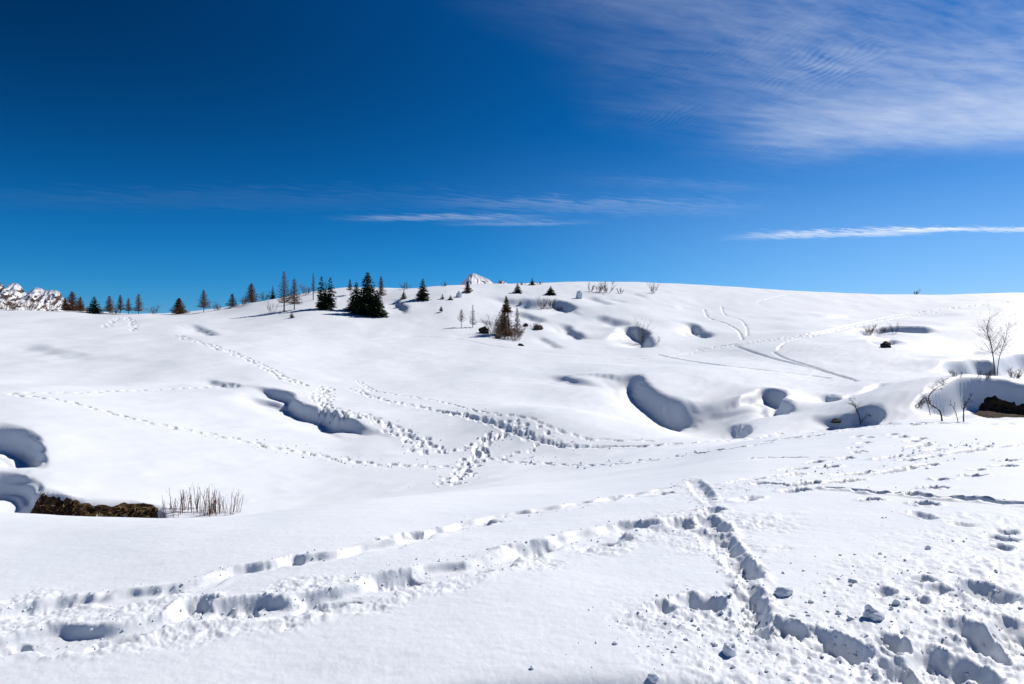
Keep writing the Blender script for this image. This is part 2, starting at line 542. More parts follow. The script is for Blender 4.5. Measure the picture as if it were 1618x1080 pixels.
# hollow with the bush
scarp([(978, 524), (992, 518), (1010, 523), (1026, 538), (1042, 548)], 2.2, 3.2, 3.5, hi=0.35, taper=0.25, seed=21)
scarp([(935, 499), (960, 504), (985, 511), (1005, 516)], 0.95, 2.5, 4, soft=0.6, seed=22)
scarp([(1062, 508), (1080, 510), (1096, 513), (1108, 524), (1128, 533)], 1.5, 2.6, 3.5, seed=23)
scarp([(820, 476), (844, 477), (874, 477), (891, 481), (904, 489)], 1.9, 3.8, 4.0, taper=0.15, seed=24)
scarp([(812, 491), (835, 499), (866, 510)], 0.95, 2.2, 3.5, soft=0.6, seed=25)
scarp([(878, 509), (895, 517), (930, 537)], 1.15, 2.4, 3.5, seed=26)
scarp([(846, 529), (862, 537), (888, 552)], 0.50, 1.2, 2.2, soft=0.6, seed=27)
scarp([(620, 472), (628, 476), (636, 484), (646, 496)], 1.0, 2.2, 2.4, seed=28)
scarp([(922, 469), (940, 472), (970, 482)], 0.62, 2.2, 2.8, soft=0.6, seed=29)
scarp([(745, 504), (765, 508), (790, 514)], 0.43, 2.0, 2.5, soft=0.6, seed=30)
scarp([(1000, 463), (1012, 466), (1022, 470)], 0.43, 1.8, 2.2, soft=0.6, seed=31)
scarp([(960, 472), (975, 474), (990, 477)], 0.37, 1.8, 2.2, soft=0.6, seed=32)
scarp([(1052, 483), (1066, 485), (1082, 485)], 0.31, 2, 2.6, soft=0.6, seed=33)
scarp([(1290, 500), (1315, 500), (1345, 498)], 0.37, 3, 4, soft=0.6, seed=34)
scarp([(780, 470), (800, 474), (815, 477)], 0.37, 2, 3, soft=0.6, seed=35)
scarp([(350, 486), (370, 484), (395, 482)], 0.37, 2, 3, soft=0.6, seed=36)
# left edge: overhanging drift and earth bank beneath it
scarp([(-290, 668), (-150, 674), (-60, 678), (8, 683), (36, 692), (54, 706), (58, 722), (50, 738)], 1.15, 1.2, 1.6, hi=0.2, taper=0.15, soft=0.35, seed=37)
scarp([(-260, 742), (-120, 745), (0, 746), (36, 754), (50, 772), (52, 792)], 0.9, 2.2, 1.2, hi=0.1, taper=0.15, soft=0.5, seed=39)
LBANK = [at(*q)[:2] for q in [(14, 786), (60, 784), (110, 795), (160, 799), (210, 801), (266, 814)]]
scarp(None, 1.0, 0.9, 1.2, hi=0.2, taper=0.15, seed=38, wob=0.1, world=LBANK)

DS = blur(blur(DS, .8, 0), 1.6, 1)
gr_ = np.gradient(DS, axis=0) / np.gradient(RR)[:, None]
ga_ = np.gradient(DS, axis=1) / (np.gradient(AZ)[None, :] * RR[:, None])
wall = sstep(blur(np.hypot(gr_, ga_), 1.2, 0), .25, .8)
Z += DS
# wind-packed layers showing on the steep faces
lay = Z * (2 * math.pi / .36) + 3.0 * fbm(SX / 2.2, SY / 2.2, 2, 61)
Z += wall * (.045 * np.sin(lay) + .02 * fbm(SX / .9, SY / .9, 2, 63))
del gr_, ga_, wall, lay
ZREF = Z
# fine drift texture
Z += 0.006 * fbm(SX / 0.75, SY / 0.5, 3, 41) * sstep(RAD, 60, 8)
near = RR < 16
sl = (slice(0, int(near.sum())), slice(0, NC))
Z[sl] += 0.0014 * fbm(SX[sl] / 0.07, SY[sl] / 0.05, 3, 43, 0.65) * sstep(RAD[sl], 15, 5)


# ---- tracks
DH = np.zeros_like(Z)       # deepest hollow pressed at each point
DR = np.zeros_like(Z)       # highest pushed-up rim
DM = np.zeros_like(Z)       # how lumpy the trodden snow is


def hole(c, ang, L, Wd, depth, rim=0.25, rough=0.3, seed=1, tilt=0.35, power=3.0):
    """One print pressed or dragged into the snow, with its crumbled rim."""
    ca_, sa_ = math.cos(ang), math.sin(ang)
    sl = window(c[0], c[1], max(L, Wd) * 0.5 * 2.1 + 0.02)
    X, Y = SX[sl] - c[0], SY[sl] - c[1]
    if X.size == 0:
        return
    lam = max(min(L, Wd) * 0.35, 0.02)
    n1 = fbm(SX[sl] / lam, SY[sl] / lam, 2, seed, 0.5)
    n2 = fbm(SX[sl] / (lam * 0.4) + 5, SY[sl] / (lam * 0.4), 3, seed + 7, 0.65)
    u = (X * ca_ + Y * sa_) / (L * 0.5)
    v = (-X * sa_ + Y * ca_) / (Wd * 0.5)
    q = (np.abs(u) ** power + np.abs(v) ** power) ** (1 / power) + rough * 0.22 * n1 + rough * 0.05 * n2
    body = sstep(q, 1.18, 0.40)
    dpt = depth * (1 - tilt * 0.5 + tilt * 0.5 * u) * (1 + rough * 0.5 * n2 * 0.6)
    lip = .45 * rim * depth * np.exp(-((q - 1.22) / 0.24) ** 2) * np.clip(0.5 + 0.8 * n1 + 0.5 * n2, 0, 1.5)
    DH[sl] = np.minimum(DH[sl], -dpt * np.clip(body, 0, 1))
    DR[sl] = np.maximum(DR[sl], lip)
    DM[sl] = np.maximum(DM[sl], min(rim * depth * 0.18, .011) * sstep(q, 1.9, 1.05))


def print_px(x0, y0, x1, y1, Wd=0.22, depth=0.14, rim=0.28, rough=0.35, seed=None, **k):
    a, b = at(x0, y0), at(x1, y1)
    L = math.hypot(b[0] - a[0], b[1] - a[1])
    hole((a + b) * 0.5, math.atan2(b[1] - a[1], b[0] - a[0]), max(L, Wd * 0.8), Wd, depth, rim, rough,
         seed if seed is not None else int(x0 * 7 + y0), **k)


def path(px, n=10):
    return np.array([at(*q)[:2] for q in spline(px, n)])


def resample(P, step, jit=0.0, rng=random):
    seg = np.hypot(*np.diff(P, axis=0).T)
    cum = np.concatenate([[0], np.cumsum(seg)])
    out, s = [], step * 0.5
    while s < cum[-1]:
        k = int(np.clip(np.searchsorted(cum, s) - 1, 0, len(seg) - 1))
        t = (s - cum[k]) / max(seg[k], 1e-6)
        v = (P[k + 1] - P[k]) / max(seg[k], 1e-6)
        out.append((P[k] + (P[k + 1] - P[k]) * t, v))
        s += step * (1 + jit * (rng.random() - .5))
    return out


def footsteps(px, step=0.55, off=0.14, L=0.42, Wd=0.2, depth=0.16, jit=0.35, seed=1, rim=0.3, side_jit=0.06, ang_jit=0.2):
    rng = random.Random(seed)
    for k, (p, v) in enumerate(resample(path(px), step, jit, rng)):
        nrm = np.array([-v[1], v[0]])
        q = p + nrm * (off * (1 if k % 2 else -1) + rng.uniform(-side_jit, side_jit))
        hole(q, math.atan2(v[1], v[0]) + rng.uniform(-ang_jit, ang_jit), L * rng.uniform(.75, 1.25), Wd * rng.uniform(.85, 1.2),
             depth * rng.uniform(.7, 1.25), rim, 0.35, seed * 31 + k)


def groove(px, width, depth, rim=0.3, seed=1, rough=0.25, world=None, vee=False):
    """A ski or sledge track."""
    P = path(px) if world is None else world
    step = 6 if len(P) > 8 else len(P)
    for k in range(0, len(P) - 1, step):
        Q = P[k:k + step + 1]
        sl = box_window(Q, width * 2.2 + .05)
        X, Y = SX[sl], SY[sl]
        if X.size == 0:
            continue
        dist, side, t, T = poly_dist(Q, X, Y)
        n = fbm(X / (width * .9), Y / (width * .9), 2, seed, .4)
        q = dist / (width * .5) + rough * n
        DH[sl] = np.minimum(DH[sl], -depth * (np.clip(1.1 - q, 0, 1) if vee else sstep(q, 1.15, 0.6)))
        DR[sl] = np.maximum(DR[sl], rim * depth * np.exp(-((q - 1.35) / .35) ** 2) * np.clip(.6 + .6 * n, 0, 1.4))


def crumble(px, py, rad, amp, lam=0.12, seed=1, ex=1.0):
    """Trodden, lumpy snow."""
    c = at(px, py)
    sl = window(c[0], c[1], rad * 1.5)
    X, Y = SX[sl], SY[sl]
    if X.size == 0:
        return
    m = sstep(np.hypot(X - c[0], (Y - c[1]) * ex) / rad + .35 * fbm(X / (rad * .5), Y / (rad * .5), 2, seed + 3), 1.25, .35)
    DM[sl] = np.maximum(DM[sl], m * amp * .38)


# middle distance: lines of steps across the basin
footsteps([(0, 621), (95, 632), (140, 643), (200, 659), (300, 680), (390, 697), (430, 707), (470, 713), (530, 724), (600, 733), (650, 735), (712, 738)],
          0.56, 0.10, 0.46, 0.22, 0.17, 0.1, 51)
footsteps([(0, 621), (100, 620), (200, 617), (260, 615), (340, 611), (392, 607)], 0.8, 0.1, 0.5, 0.25, 0.16, 0.2, 52)
footsteps([(278, 530), (330, 545), (380, 562), (420, 580), (450, 598), (478, 609)], 0.5, 0.28, 0.5, 0.28, 0.2, 0.5, 53, side_jit=.25)
footsteps([(278, 530), (330, 545), (380, 562), (420, 580), (450, 598), (478, 609)], 0.62, 0.1, 0.5, 0.28, 0.2, 0.5, 54, side_jit=.4)
footsteps([(168, 517), (178, 507), (198, 501), (208, 510), (214, 522)], 0.6, 0.25, 0.7, 0.4, 0.25, 0.4, 55, side_jit=.3)
for sd, of, sj in ((56, .22, .2), (57, .12, .42), (58, .3, .5)):
    footsteps([(522, 612), (512, 622), (510, 634), (522, 648), (548, 653), (590, 663), (640, 686), (668, 704), (690, 715)], 0.42, of, 0.42, 0.24, 0.2, 0.6, sd, side_jit=sj, ang_jit=.7)
footsteps([(690, 715), (720, 712), (745, 705), (770, 692)], .5, .15, .45, .24, .2, .3, 59, side_jit=.15)
for sd, of, sj in ((60, .2, .12), (61, .06, .2)):
    footsteps([(560, 616), (600, 630), (650, 640), (700, 650), (740, 657), (780, 668), (810, 678), (840, 691)], 0.45, of, 0.44, 0.24, 0.18, 0.5, sd, side_jit=sj, ang_jit=.5)
groove([(690, 648), (740, 657), (780, 668), (830, 688), (870, 699), (910, 705), (1000, 705), (1080, 701), (1110, 699)], .36, .16, .3, 62)
footsteps([(830, 688), (870, 699), (910, 705), (1000, 705), (1080, 701), (1120, 697), (1200, 691)], .5, .16, .42, .24, .12, .4, 63, side_jit=.12)
footsteps([(545, 613), (600, 619), (640, 625), (700, 635), (760, 650), (830, 660), (870, 674), (920, 690), (960, 695), (1040, 696)], .75, .05, .62, .17, .14, .2, 64)
footsteps([(800, 664), (830, 672), (850, 682), (860, 690)], .4, .2, .4, .24, .18, .4, 65, side_jit=.2)
footsteps([(772, 722), (800, 728), (860, 733), (930, 735), (990, 732), (1050, 725), (1110, 715), (1180, 705), (1230, 699)], .62, .08, .52, .17, .15, .15, 66)
footsteps([(790, 722), (820, 715), (850, 705), (866, 697)], .6, .15, .36, .24, .2, .2, 67)
for sd in (68, 69, 70):
    footsteps([(709, 768), (722, 755), (737, 743), (748, 725), (762, 706), (777, 691), (797, 681)], .46, .22, .4, .25, .22, .5, sd, side_jit=.3, ang_jit=.5)
footsteps([(566, 602), (576, 609), (590, 618)], .4, .15, .45, .24, .18, .4, 71)
# far ski tracks
for px, w_, d_ in [
        ([(1160, 545), (1190, 556), (1230, 568), (1280, 580), (1345, 598)], .5, .20),
        ([(1222, 556), (1242, 566), (1290, 581), (1355, 602)], .40, .15),
        ([(1040, 560), (1080, 568), (1150, 578), (1240, 588), (1310, 597)], .45, .20),
        ([(590, 536), (650, 532), (720, 535), (780, 546), (850, 555), (920, 560)], .5, .12)]:
    groove(px, w_, d_, .04, int(px[0][0]), .1, vee=True)
for sd, px, L_, W_, d_ in [
        (120, [(1100, 553), (1150, 545), (1180, 541), (1230, 535), (1290, 525), (1350, 512), (1420, 498), (1500, 487), (1618, 474), (1640, 472)], .85, .42, .34),
        (121, [(1150, 547), (1200, 541), (1290, 528), (1350, 516), (1420, 502), (1500, 491)], .85, .36, .28),
        (122, [(1113, 489), (1120, 502), (1145, 510), (1165, 521), (1174, 536)], .8, .34, .26),
        (123, [(1140, 484), (1146, 497), (1170, 505), (1180, 518), (1181, 530)], .8, .30, .2),
        (124, [(1195, 477), (1240, 467), (1290, 462), (1330, 460)], .9, .36, .26),
        (125, [(1228, 552), (1243, 540), (1290, 530)], .7, .36, .24),
        (126, [(960, 569), (1040, 565), (1100, 556), (1150, 546)], .7, .3, .18)]:
    footsteps(px, L_ * .8, .04, L_, W_, d_, .2, sd, .08, .04, .1)
# crest tracks on the right
for sd, px in ((80, [(1180, 694), (1250, 686), (1300, 682), (1400, 671), (1500, 668), (1618, 670)]),
               (81, [(1200, 697), (1260, 691), (1330, 681), (1400, 674), (1500, 667)])):
    footsteps(px, .5, .14, .42, .24, .13, .4, sd, side_jit=.2, ang_jit=.4)
# upper dragged track
for q in [(-30, 975, 130, 945), (240, 939, 297, 928), (345, 908, 432, 894), (455, 886, 474, 881), (538, 878, 590, 866), (608, 852, 672, 842),
          (736, 834, 782, 824), (790, 817, 832, 810), (894, 801, 930, 794), (935, 791, 990, 783), (1033, 783, 1058, 778), (1062, 772, 1092, 765)]:
    print_px(*q, Wd=.26, depth=.09, rim=.34, rough=.45)
groove([(-60, 985), (60, 960), (130, 950), (270, 933), (400, 899), (560, 872), (700, 839), (800, 816), (960, 790), (1090, 766)], .30, .045, .5, 91, .5)
# lower dragged track
for q in [(-40, 1030, 64, 1006), (100, 1022, 258, 991), (278, 959, 326, 953), (308, 968, 430, 950), (440, 957, 590, 941), (568, 923, 675, 905),
          (706, 907, 806, 890), (800, 871, 886, 858), (905, 862, 990, 848), (960, 836, 1038, 827), (1052, 826, 1100, 824)]:
    print_px(*q, Wd=.34, depth=.125, rim=.36, rough=.5)
for q in [(60, 985, .5), (200, 965, .5), (330, 985, .45), (470, 925, .4), (600, 945, .35), (700, 920, .35), (830, 890, .35), (950, 868, .35),
          (1060, 838, .5), (30, 950, .4), (450, 975, .35), (220, 1010, .4)]:
    crumble(q[0], q[1], q[2], .035, .09, int(q[0]), 1.3)
groove([(-60, 1040), (60, 1012), (180, 1004), (330, 968), (520, 948), (650, 911), (760, 896), (860, 864), (1000, 832), (1095, 828)], .36, .06, .5, 92, .5)
# deep trench towards the camera
for q in [(1093, 758, 1120, 790, .28, .2), (1118, 803, 1138, 810, .3, .22), (1108, 815, 1142, 842, .32, .24), (1130, 842, 1160, 880, .28, .26),
          (1154, 874, 1188, 914, .28, .27), (1110, 840, 1128, 866, .2, .14), (1178, 925, 1192, 990, .24, .30), (1182, 975, 1232, 1010, .24, .28),
          (1212, 978, 1275, 1004, .22, .24), (1265, 996, 1375, 1045, .28, .28), (1390, 1004, 1430, 1032, .2, .22), (1405, 1036, 1440, 1085, .26, .26),
          (1462, 1024, 1492, 1085, .26, .26), (1500, 1040, 1550, 1085, .3, .28), (1505, 980, 1596, 1045, .26, .28), (1592, 980, 1640, 1050, .3, .26),
          (1520, 920, 1592, 950, .34, .26), (1072, 944, 1142, 960, .3, .22), (1030, 952, 1058, 966, .22, .14),
          (1160, 792, 1196, 784, .3, .16), (1444, 910, 1476, 919, .2, .15), (1468, 924, 1502, 937, .2, .15), (1376, 931, 1416, 938, .2, .13),
          (1562, 861, 1598, 868, .2, .15), (1553, 845, 1610, 856, .2, .15), (1436, 808, 1474, 820, .2, .14), (1570, 838, 1610, 842, .2, .12),
          (1500, 826, 1540, 830, .16, .08), (1440, 946, 1470, 950, .14, .08)]:
    print_px(*q[:4], Wd=q[4] * .82, depth=q[5] * .42, rim=.34, rough=.5)
for q in [(1110, 775, .7, .03), (1120, 825, .8, .04), (1150, 860, .5, .03), (1090, 965, .45, .04), (1130, 975, .4, .04), (1180, 950, .3, .04),
          (1240, 1020, .4, .035), (1330, 1050, .4, .04), (1450, 1050, .5, .05), (1550, 1040, .5, .05), (1560, 960, .5, .045), (1480, 960, .6, .03),
          (1400, 985, .5, .02), (1590, 900, .6, .035), (1500, 900, .7, .02), (1540, 860, .6, .02), (1600, 830, .6, .02), (1360, 930, .4, .02),
          (1200, 1060, .4, .03), (1100, 1010, .4, .015), (1270, 1070, .4, .02), (1420, 900, .5, .018), (1080, 1060, .35, .012), (1700, 1000, .7, .03), (1690, 900, .7, .025), (1720, 840, .7, .02)]:
    crumble(q[0], q[1], q[2], q[3], .085, int(q[0] + q[1]))
# dragged prints and prints of the right-hand foreground
for q in [(1188, 763, 1245, 765), (1243, 768, 1295, 761), (1238, 777, 1275, 772), (1150, 763, 1205, 755), (1234, 753, 1264, 748), (1231, 743, 1275, 739),
          (1295, 739, 1322, 735), (1302, 763, 1357, 757), (1318, 752, 1372, 746), (1384, 749, 1442, 738), (1448, 737, 1477, 733), (1453, 724, 1488, 719),
          (1424, 728, 1450, 725), (1464, 713, 1488, 709), (1438, 707, 1467, 701), (1434, 698, 1448, 696), (1413, 691, 1434, 689), (1444, 694, 1462, 692),
          (1402, 687, 1417, 685), (1342, 708, 1360, 706), (1345, 715, 1369, 713), (1358, 701, 1373, 698), (1348, 691, 1358, 688), (1362, 692, 1380, 690),
          (1328, 725, 1346, 722), (1280, 732, 1298, 728), (1498, 717, 1552, 709), (1546, 707, 1564, 705), (1577, 707, 1614, 701), (1580, 728, 1606, 726),
          (1571, 737, 1604, 735), (1538, 743, 1558, 741), (1526, 752, 1553, 750), (1478, 758, 1499, 756), (1461, 771, 1493, 769), (1437, 780, 1454, 778),
          (1444, 797, 1476, 795), (1370, 788, 1385, 791), (1180, 724, 1296, 722), (1382, 725, 1442, 719)]:
    a_, b_ = at(q[0], q[1]), at(q[2], q[3])
    print_px(*q, Wd=.22 if q[2] - q[0] < 90 else .12, depth=.14, rim=.3, rough=.4)
groove([(1307, 772), (1358, 775), (1375, 779), (1429, 781), (1454, 785), (1528, 790), (1618, 797), (1660, 800)], .16, .12, .3, 90)

pressed = sstep(-DH, 0.0, 0.03)
nf = (RR < 20).sum()
lump = np.zeros_like(Z)
X, Y = SX[:nf], SY[:nf]
l1 = fbm(X / .16, Y / .16, 2, 71, .5)
l2 = fbm(X / .055, Y / .055, 2, 73, .6)
l3 = fbm(X / .022, Y / .022, 2, 75, .6)
lump[:nf] = np.clip(l1 * .8 + .1, -.4, 1) + .55 * l2 + .28 * l3
lump[nf:] = fbm(SX[nf:] / .3, SY[nf:] / .3, 2, 77, .6)
Z += DH + DR * (1 - .75 * pressed) + DM * lump * (1 - .88 * pressed)

# ---- the mesh
V = np.stack([SX, SY, Z], -1).reshape(-1, 3)
# close round the back and under the camera
i = np.arange(NR - 1)[:, None] * NC
j = np.arange(NC - 1)[None, :]
q = np.stack([i + j, i + j + 1, i + j + 1 + NC, i + j + NC], -1).reshape(-1, 4)
b = np.arange(NR - 1) * NC
seam = np.stack([b + NC - 1, b, b + NC, b + NC + NC - 1], -1)
quads = np.concatenate([q, seam])[:, ::-1]
me = bpy.data.meshes.new('snow_ground')
me.vertices.add(len(V))
me.vertices.foreach_set('co', V.ravel())
me.loops.add(quads.size)
me.loops.foreach_set('vertex_index', quads.ravel().astype(np.int32))
me.polygons.add(len(quads))
me.polygons.foreach_set('loop_start', np.arange(0, quads.size, 4, dtype=np.int32))
me.polygons.foreach_set('use_smooth', np.ones(len(quads), bool))
me.update()
snow_ground = bpy.data.objects.new('snow_ground', me)
COL.objects.link(snow_ground)
snow_ground['kind'] = 'structure'
snow_ground['label'] = 'rolling snowfield with wind-cut hollows, footprints and ski tracks'


# ------------------------------------------------------------------ materials
def material(name, build):
    m = bpy.data.materials.new(name)
    m.use_nodes = True
    t = NT(m.node_tree)
    build(t, t.n['Principled BSDF'])
    return m


def bump(t, b, h, strength, dist):
    n = t.n.new('ShaderNodeBump')
    n.inputs['Strength'].default_value = strength
    n.inputs['Distance'].default_value = dist
    t.l.new(h, n.inputs['Height'])
    t.l.new(n.outputs[0], b.inputs['Normal'])


def pos(t):
    return t.n.new('ShaderNodeNewGeometry').outputs['Position']


def m_snow(t, b):
    p = pos(t)
    n = t.noise(p, 0.6, 4, .5)
    c = t.mix(t.ramp(n, .3, .7), (.665, .72, .79, 1), (.70, .75, .81, 1))
    t.l.new(c, b.inputs['Base Color'])
    b.inputs['Roughness'].default_value = .55
    b.inputs['Specular IOR Level'].default_value = .18
    grain = t.noise(p, 55, 4, .7)
    bump(t, b, grain, .25, .008)


def flat(c0, c1, scale, rough=.85, bs=0.4, bd=.03):
    def f(t, b):
        p = pos(t)
        n = t.noise(p, scale, 5, .62)
        t.l.new(t.mix(t.ramp(n, .32, .68), (*c0, 1), (*c1, 1)), b.inputs['Base Color'])
        b.inputs['Roughness'].default_value = rough
        b.inputs['Specular IOR Level'].default_value = .2
        bump(t, b, n, bs, bd)
    return f


MS = material('snow', m_snow)
snow_ground.data.materials.append(MS)

MAT = {}
for nm, a in {
    'spruce_needles': ((.012, .024, .011), (.036, .056, .024), 3, .8),
    'larch_twigs': ((.11, .058, .036), (.21, .115, .07), 4, .9),
    'rust_twigs': ((.085, .042, .022), (.16, .082, .042), 4, .9),
    'grey_twigs': ((.06, .048, .045), (.13, .10, .095), 4, .9),
    'dark_bark': ((.018, .013, .010), (.05, .036, .028), 9, .9),
    'birch_bark': ((.03, .022, .02), (.10, .075, .066), 12, .85),
    'red_twigs': ((.075, .03, .02), (.15, .065, .045), 9, .85),
    'straw': ((.16, .10, .04), (.42, .29, .14), 14, .9),
    'earth': ((.010, .007, .005), (.075, .048, .028), 5, .95),
    'rock_dark': ((.012, .011, .010), (.06, .052, .046), 4, .9),
    'rock_brown': ((.05, .033, .022), (.16, .11, .075), 3, .9),
}.items():
    MAT[nm] = material(nm, flat(*a))
MAT['snow'] = MS


# ------------------------------------------------------------------ plants
class Acc:
    """Collects triangles and quads for one mesh."""
    def __init__(self):
        self.v, self.f = [], []

    def tube(self, pts, radii, n=3):
        base = len(self.v)
        for k, p in enumerate(pts):
            d = (pts[min(k + 1, len(pts) - 1)] - pts[max(k - 1, 0)])
            if d.length < 1e-9:
                d = Vector((0, 0, 1))
            d.normalize()
            a = d.orthogonal().normalized()
            b = d.cross(a)
            for i in range(n):
                w = 2 * math.pi * i / n
                self.v.append(p + (a * math.cos(w) + b * math.sin(w)) * radii[k])
        for k in range(len(pts) - 1):
            for i in range(n):
                i2 = (i + 1) % n
                self.f.append((base + k * n + i, base + k * n + i2, base + (k + 1) * n + i2, base + (k + 1) * n + i))

    def leaf(self, p, d, w, up):
        """A narrow pointed blade from p along d."""
        s = d.cross(up)
        if s.length < 1e-6:
            s = Vector((1, 0, 0))
        s = s.normalized() * w * .5
        b = len(self.v)
        self.v += [p - s * .5, p + d * .55 - s, p + d, p + d * .55 + s, p + s * .5]
        self.f.append((b, b + 1, b + 2, b + 3, b + 4))

    def mesh(self, name, mat, smooth=False):
        m = bpy.data.meshes.new(name)
        m.from_pydata([tuple(q) for q in self.v], [], self.f)
        m.materials.append(mat)
        if smooth:
            m.polygons.foreach_set('use_smooth', [True] * len(m.polygons))
        return m

    def obj(self, name, mat, parent=None, smooth=False):
        o = bpy.data.objects.new(name, self.mesh(name, mat, smooth))
        COL.objects.link(o)
        if parent:
            o.parent = parent
        return o


def thing(name, label, cat, loc, group=None, rz=0.0):
    o = bpy.data.objects.new(name, None)
    o.empty_display_size = .3
    COL.objects.link(o)
    o.location = loc
    o.rotation_euler = (0, 0, rz)
    o['label'], o['category'] = label, cat
    if group:
        o['group'] = group
    return o


def tag(o, label, cat, group=None):
    o['label'], o['category'] = label, cat
    if group:
        o['group'] = group
    return o


def rnd_dir(rg, z0=-1, z1=1):
    a = rg.uniform(0, 2 * math.pi)
    z = rg.uniform(z0, z1)
    r = math.sqrt(max(0, 1 - z * z))
    return Vector((math.cos(a) * r, math.sin(a) * r, z))


def spruce(root, h, w, seed, mat='spruce_needles', snow=0, bare=0.06, lean=0.0, tops=1, dens=1.0):
    rg = random.Random(seed)
    t = Acc()
    top = Vector((lean * h, 0, h))
    t.tube([Vector((0, 0, -.25)), top * .5, top * .97], [h * .022, h * .014, .01], 5)
    t.obj('trunk', MAT['dark_bark'], root)
    c, sn = Acc(), Acc()
    levels = int(20 * (h / 5) ** .45)
    offs = [(0, 1.0)] if tops == 1 else [(-.22 * w, 1.0), (.22 * w, .96)]
    for ox, hf in offs:
        for k in range(levels):
            f = bare + (1 - bare) * (k / levels) ** .95
            z = f * h * hf
            L0 = w * .5 * (1 - f) ** .8 * (1.0 if tops == 1 else (.8 if f < .6 else .85)) + .06 * w * (1 - f)
            nb = max(4, int((5 + 6 * (1 - f)) * dens))
            ph = rg.uniform(0, 6.28)
            for b in range(nb):
                a = ph + 6.283 * b / nb + rg.uniform(-.35, .35)
                L = L0 * rg.uniform(.55, 1.18)
                out = Vector((math.cos(a), math.sin(a), 0))
                p0 = Vector((ox * (1 if f > .5 else f * 2) + lean * z, 0, z + rg.uniform(-.5, .5) * h / levels))
                droop = rg.uniform(.05, .42) + .15 * (1 - f)
                nseg = max(3, int(6 * (1 - f) + 2))
                for i in range(nseg):
                    u = (i + .55) / nseg
                    p = p0 + out * L * u + Vector((0, 0, -droop * L * u * (1.3 - .75 * u)))
                    for side in (-1, 1, 0):
                        d = out * rg.uniform(.5, 1) + Vector((-out.y, out.x, 0)) * side * rg.uniform(.5, 1.1) + Vector((0, 0, rg.uniform(-.65, .2)))
                        d = d.normalized() * (L0 * .30 + .05 * w) * rg.uniform(.6, 1.2)
                        c.leaf(p, d, d.length * rg.uniform(.32, .5), Vector((rg.uniform(-.4, .4), rg.uniform(-.4, .4), 1)))
                    if snow and rg.random() < snow * u:
                        d = (out + Vector((0, 0, -.25))).normalized() * (L0 * .22 + .04 * w) * rg.uniform(.6, 1.1)
                        sn.leaf(p + Vector((0, 0, .05)), d, d.length * .55, Vector((0, 0, 1)))
        c.leaf(Vector((ox + lean * h, 0, h * hf * .93)), Vector((0, 0, h * .075)), h * .018, Vector((1, 0, 0)))
        c.leaf(Vector((ox + lean * h, 0, h * hf * .93)), Vector((0, 0, h * .075)), h * .018, Vector((0, 1, 0)))
    c.obj('crown', MAT[mat], root)['kind'] = 'stuff'
    if snow:
        sn.obj('snow_load', MAT['snow'], root)['kind'] = 'stuff'


def larch(root, h, w, seed, mat='larch_twigs', bare=.15, dens=1.0, lean=0.0, forked=False, rise=.12, tk=1.0):
    """A leafless conical larch: straight trunk, level boughs, hanging twigs."""
    rg = random.Random(seed)
    t = Acc()
    ln = Vector((lean, 0, 0))
    t.tube([Vector((0, 0, -.25)), Vector((0, 0, h * .3)) + ln * h * .3, Vector((0, 0, h * .65)) + ln * h * .65, Vector((0, 0, h)) + ln * h],
           [h * .017, h * .014, h * .008, .006], 5)
    t.obj('trunk', MAT['dark_bark'], root)
    c = Acc()
    nb = int(105 * dens)
    tk = tk * 1.7
    for k in range(nb):
        f = bare + (1 - bare) * (k / nb) ** 1.05 * .985
        a = k * 2.4 + rg.uniform(-.5, .5)
        out = Vector((math.cos(a), math.sin(a), 0))
        L = w * .5 * (1 - f) ** .82 * rg.uniform(.6, 1.3) + .03 * w
        p0 = Vector((0, 0, f * h)) + ln * f * h
        pts = [p0]
        for i in range(1, 4):
            u = i / 3
            pts.append(p0 + out * L * u + Vector((rg.uniform(-.04, .04) * L, rg.uniform(-.04, .04) * L, (rise * u * u - .10 * u * (1 - u) * 2) * L)))
        c.tube(pts, [.022 * tk, .016 * tk, .010 * tk, .005 * tk], 3)
        ntw = int(6 + 15 * L / max(w * .5, .1))
        for i in range(ntw):
            u = rg.uniform(.15, 1)
            p = p0 + (pts[-1] - p0) * u
            d = out * rg.uniform(.1, .9) + Vector((-out.y, out.x, 0)) * rg.uniform(-1, 1) + Vector((0, 0, rg.uniform(-.7, .45)))
            d = d.normalized() * rg.uniform(.06, .16) * w * (1 - .65 * f)
            c.leaf(p, d, .020 * tk * rg.uniform(.7, 1.6), rnd_dir(rg))
    c.obj('crown', MAT[mat], root)['kind'] = 'stuff'


def grow(acc, rg, p, d, L, r, depth, spread=.6, up=.15, seg=4, ratio=.68, kids=(2, 4), wig=.18, n=4, droop=0.0):
    pts, rad = [p.copy()], [r]
    q, dd = p.copy(), d.normalized()
    for i in range(seg):
        dd = (dd + Vector((rg.uniform(-wig, wig), rg.uniform(-wig, wig), rg.uniform(-wig, wig) + up * .3 - droop * .4 * (i / seg)))).normalized()
        q = q + dd * L / seg
        pts.append(q.copy())
        rad.append(max(r * (1 - .55 * (i + 1) / seg), .0022))
    acc.tube(pts, rad, n)
    if depth <= 0:
        return
    for k in range(rg.randint(*kids)):
        u = rg.uniform(.35, 1.0)
        i = min(int(u * seg), seg)
        base = pts[i]
        nd = (dd * .8 + rnd_dir(rg, -.3, .8) * spread * 1.3).normalized()
        grow(acc, rg, base, nd, L * ratio * rg.uniform(.7, 1.15), max(rad[i] * .62, .0022), depth - 1, spread, up, max(2, seg - 1), ratio, kids, wig, 3, droop)


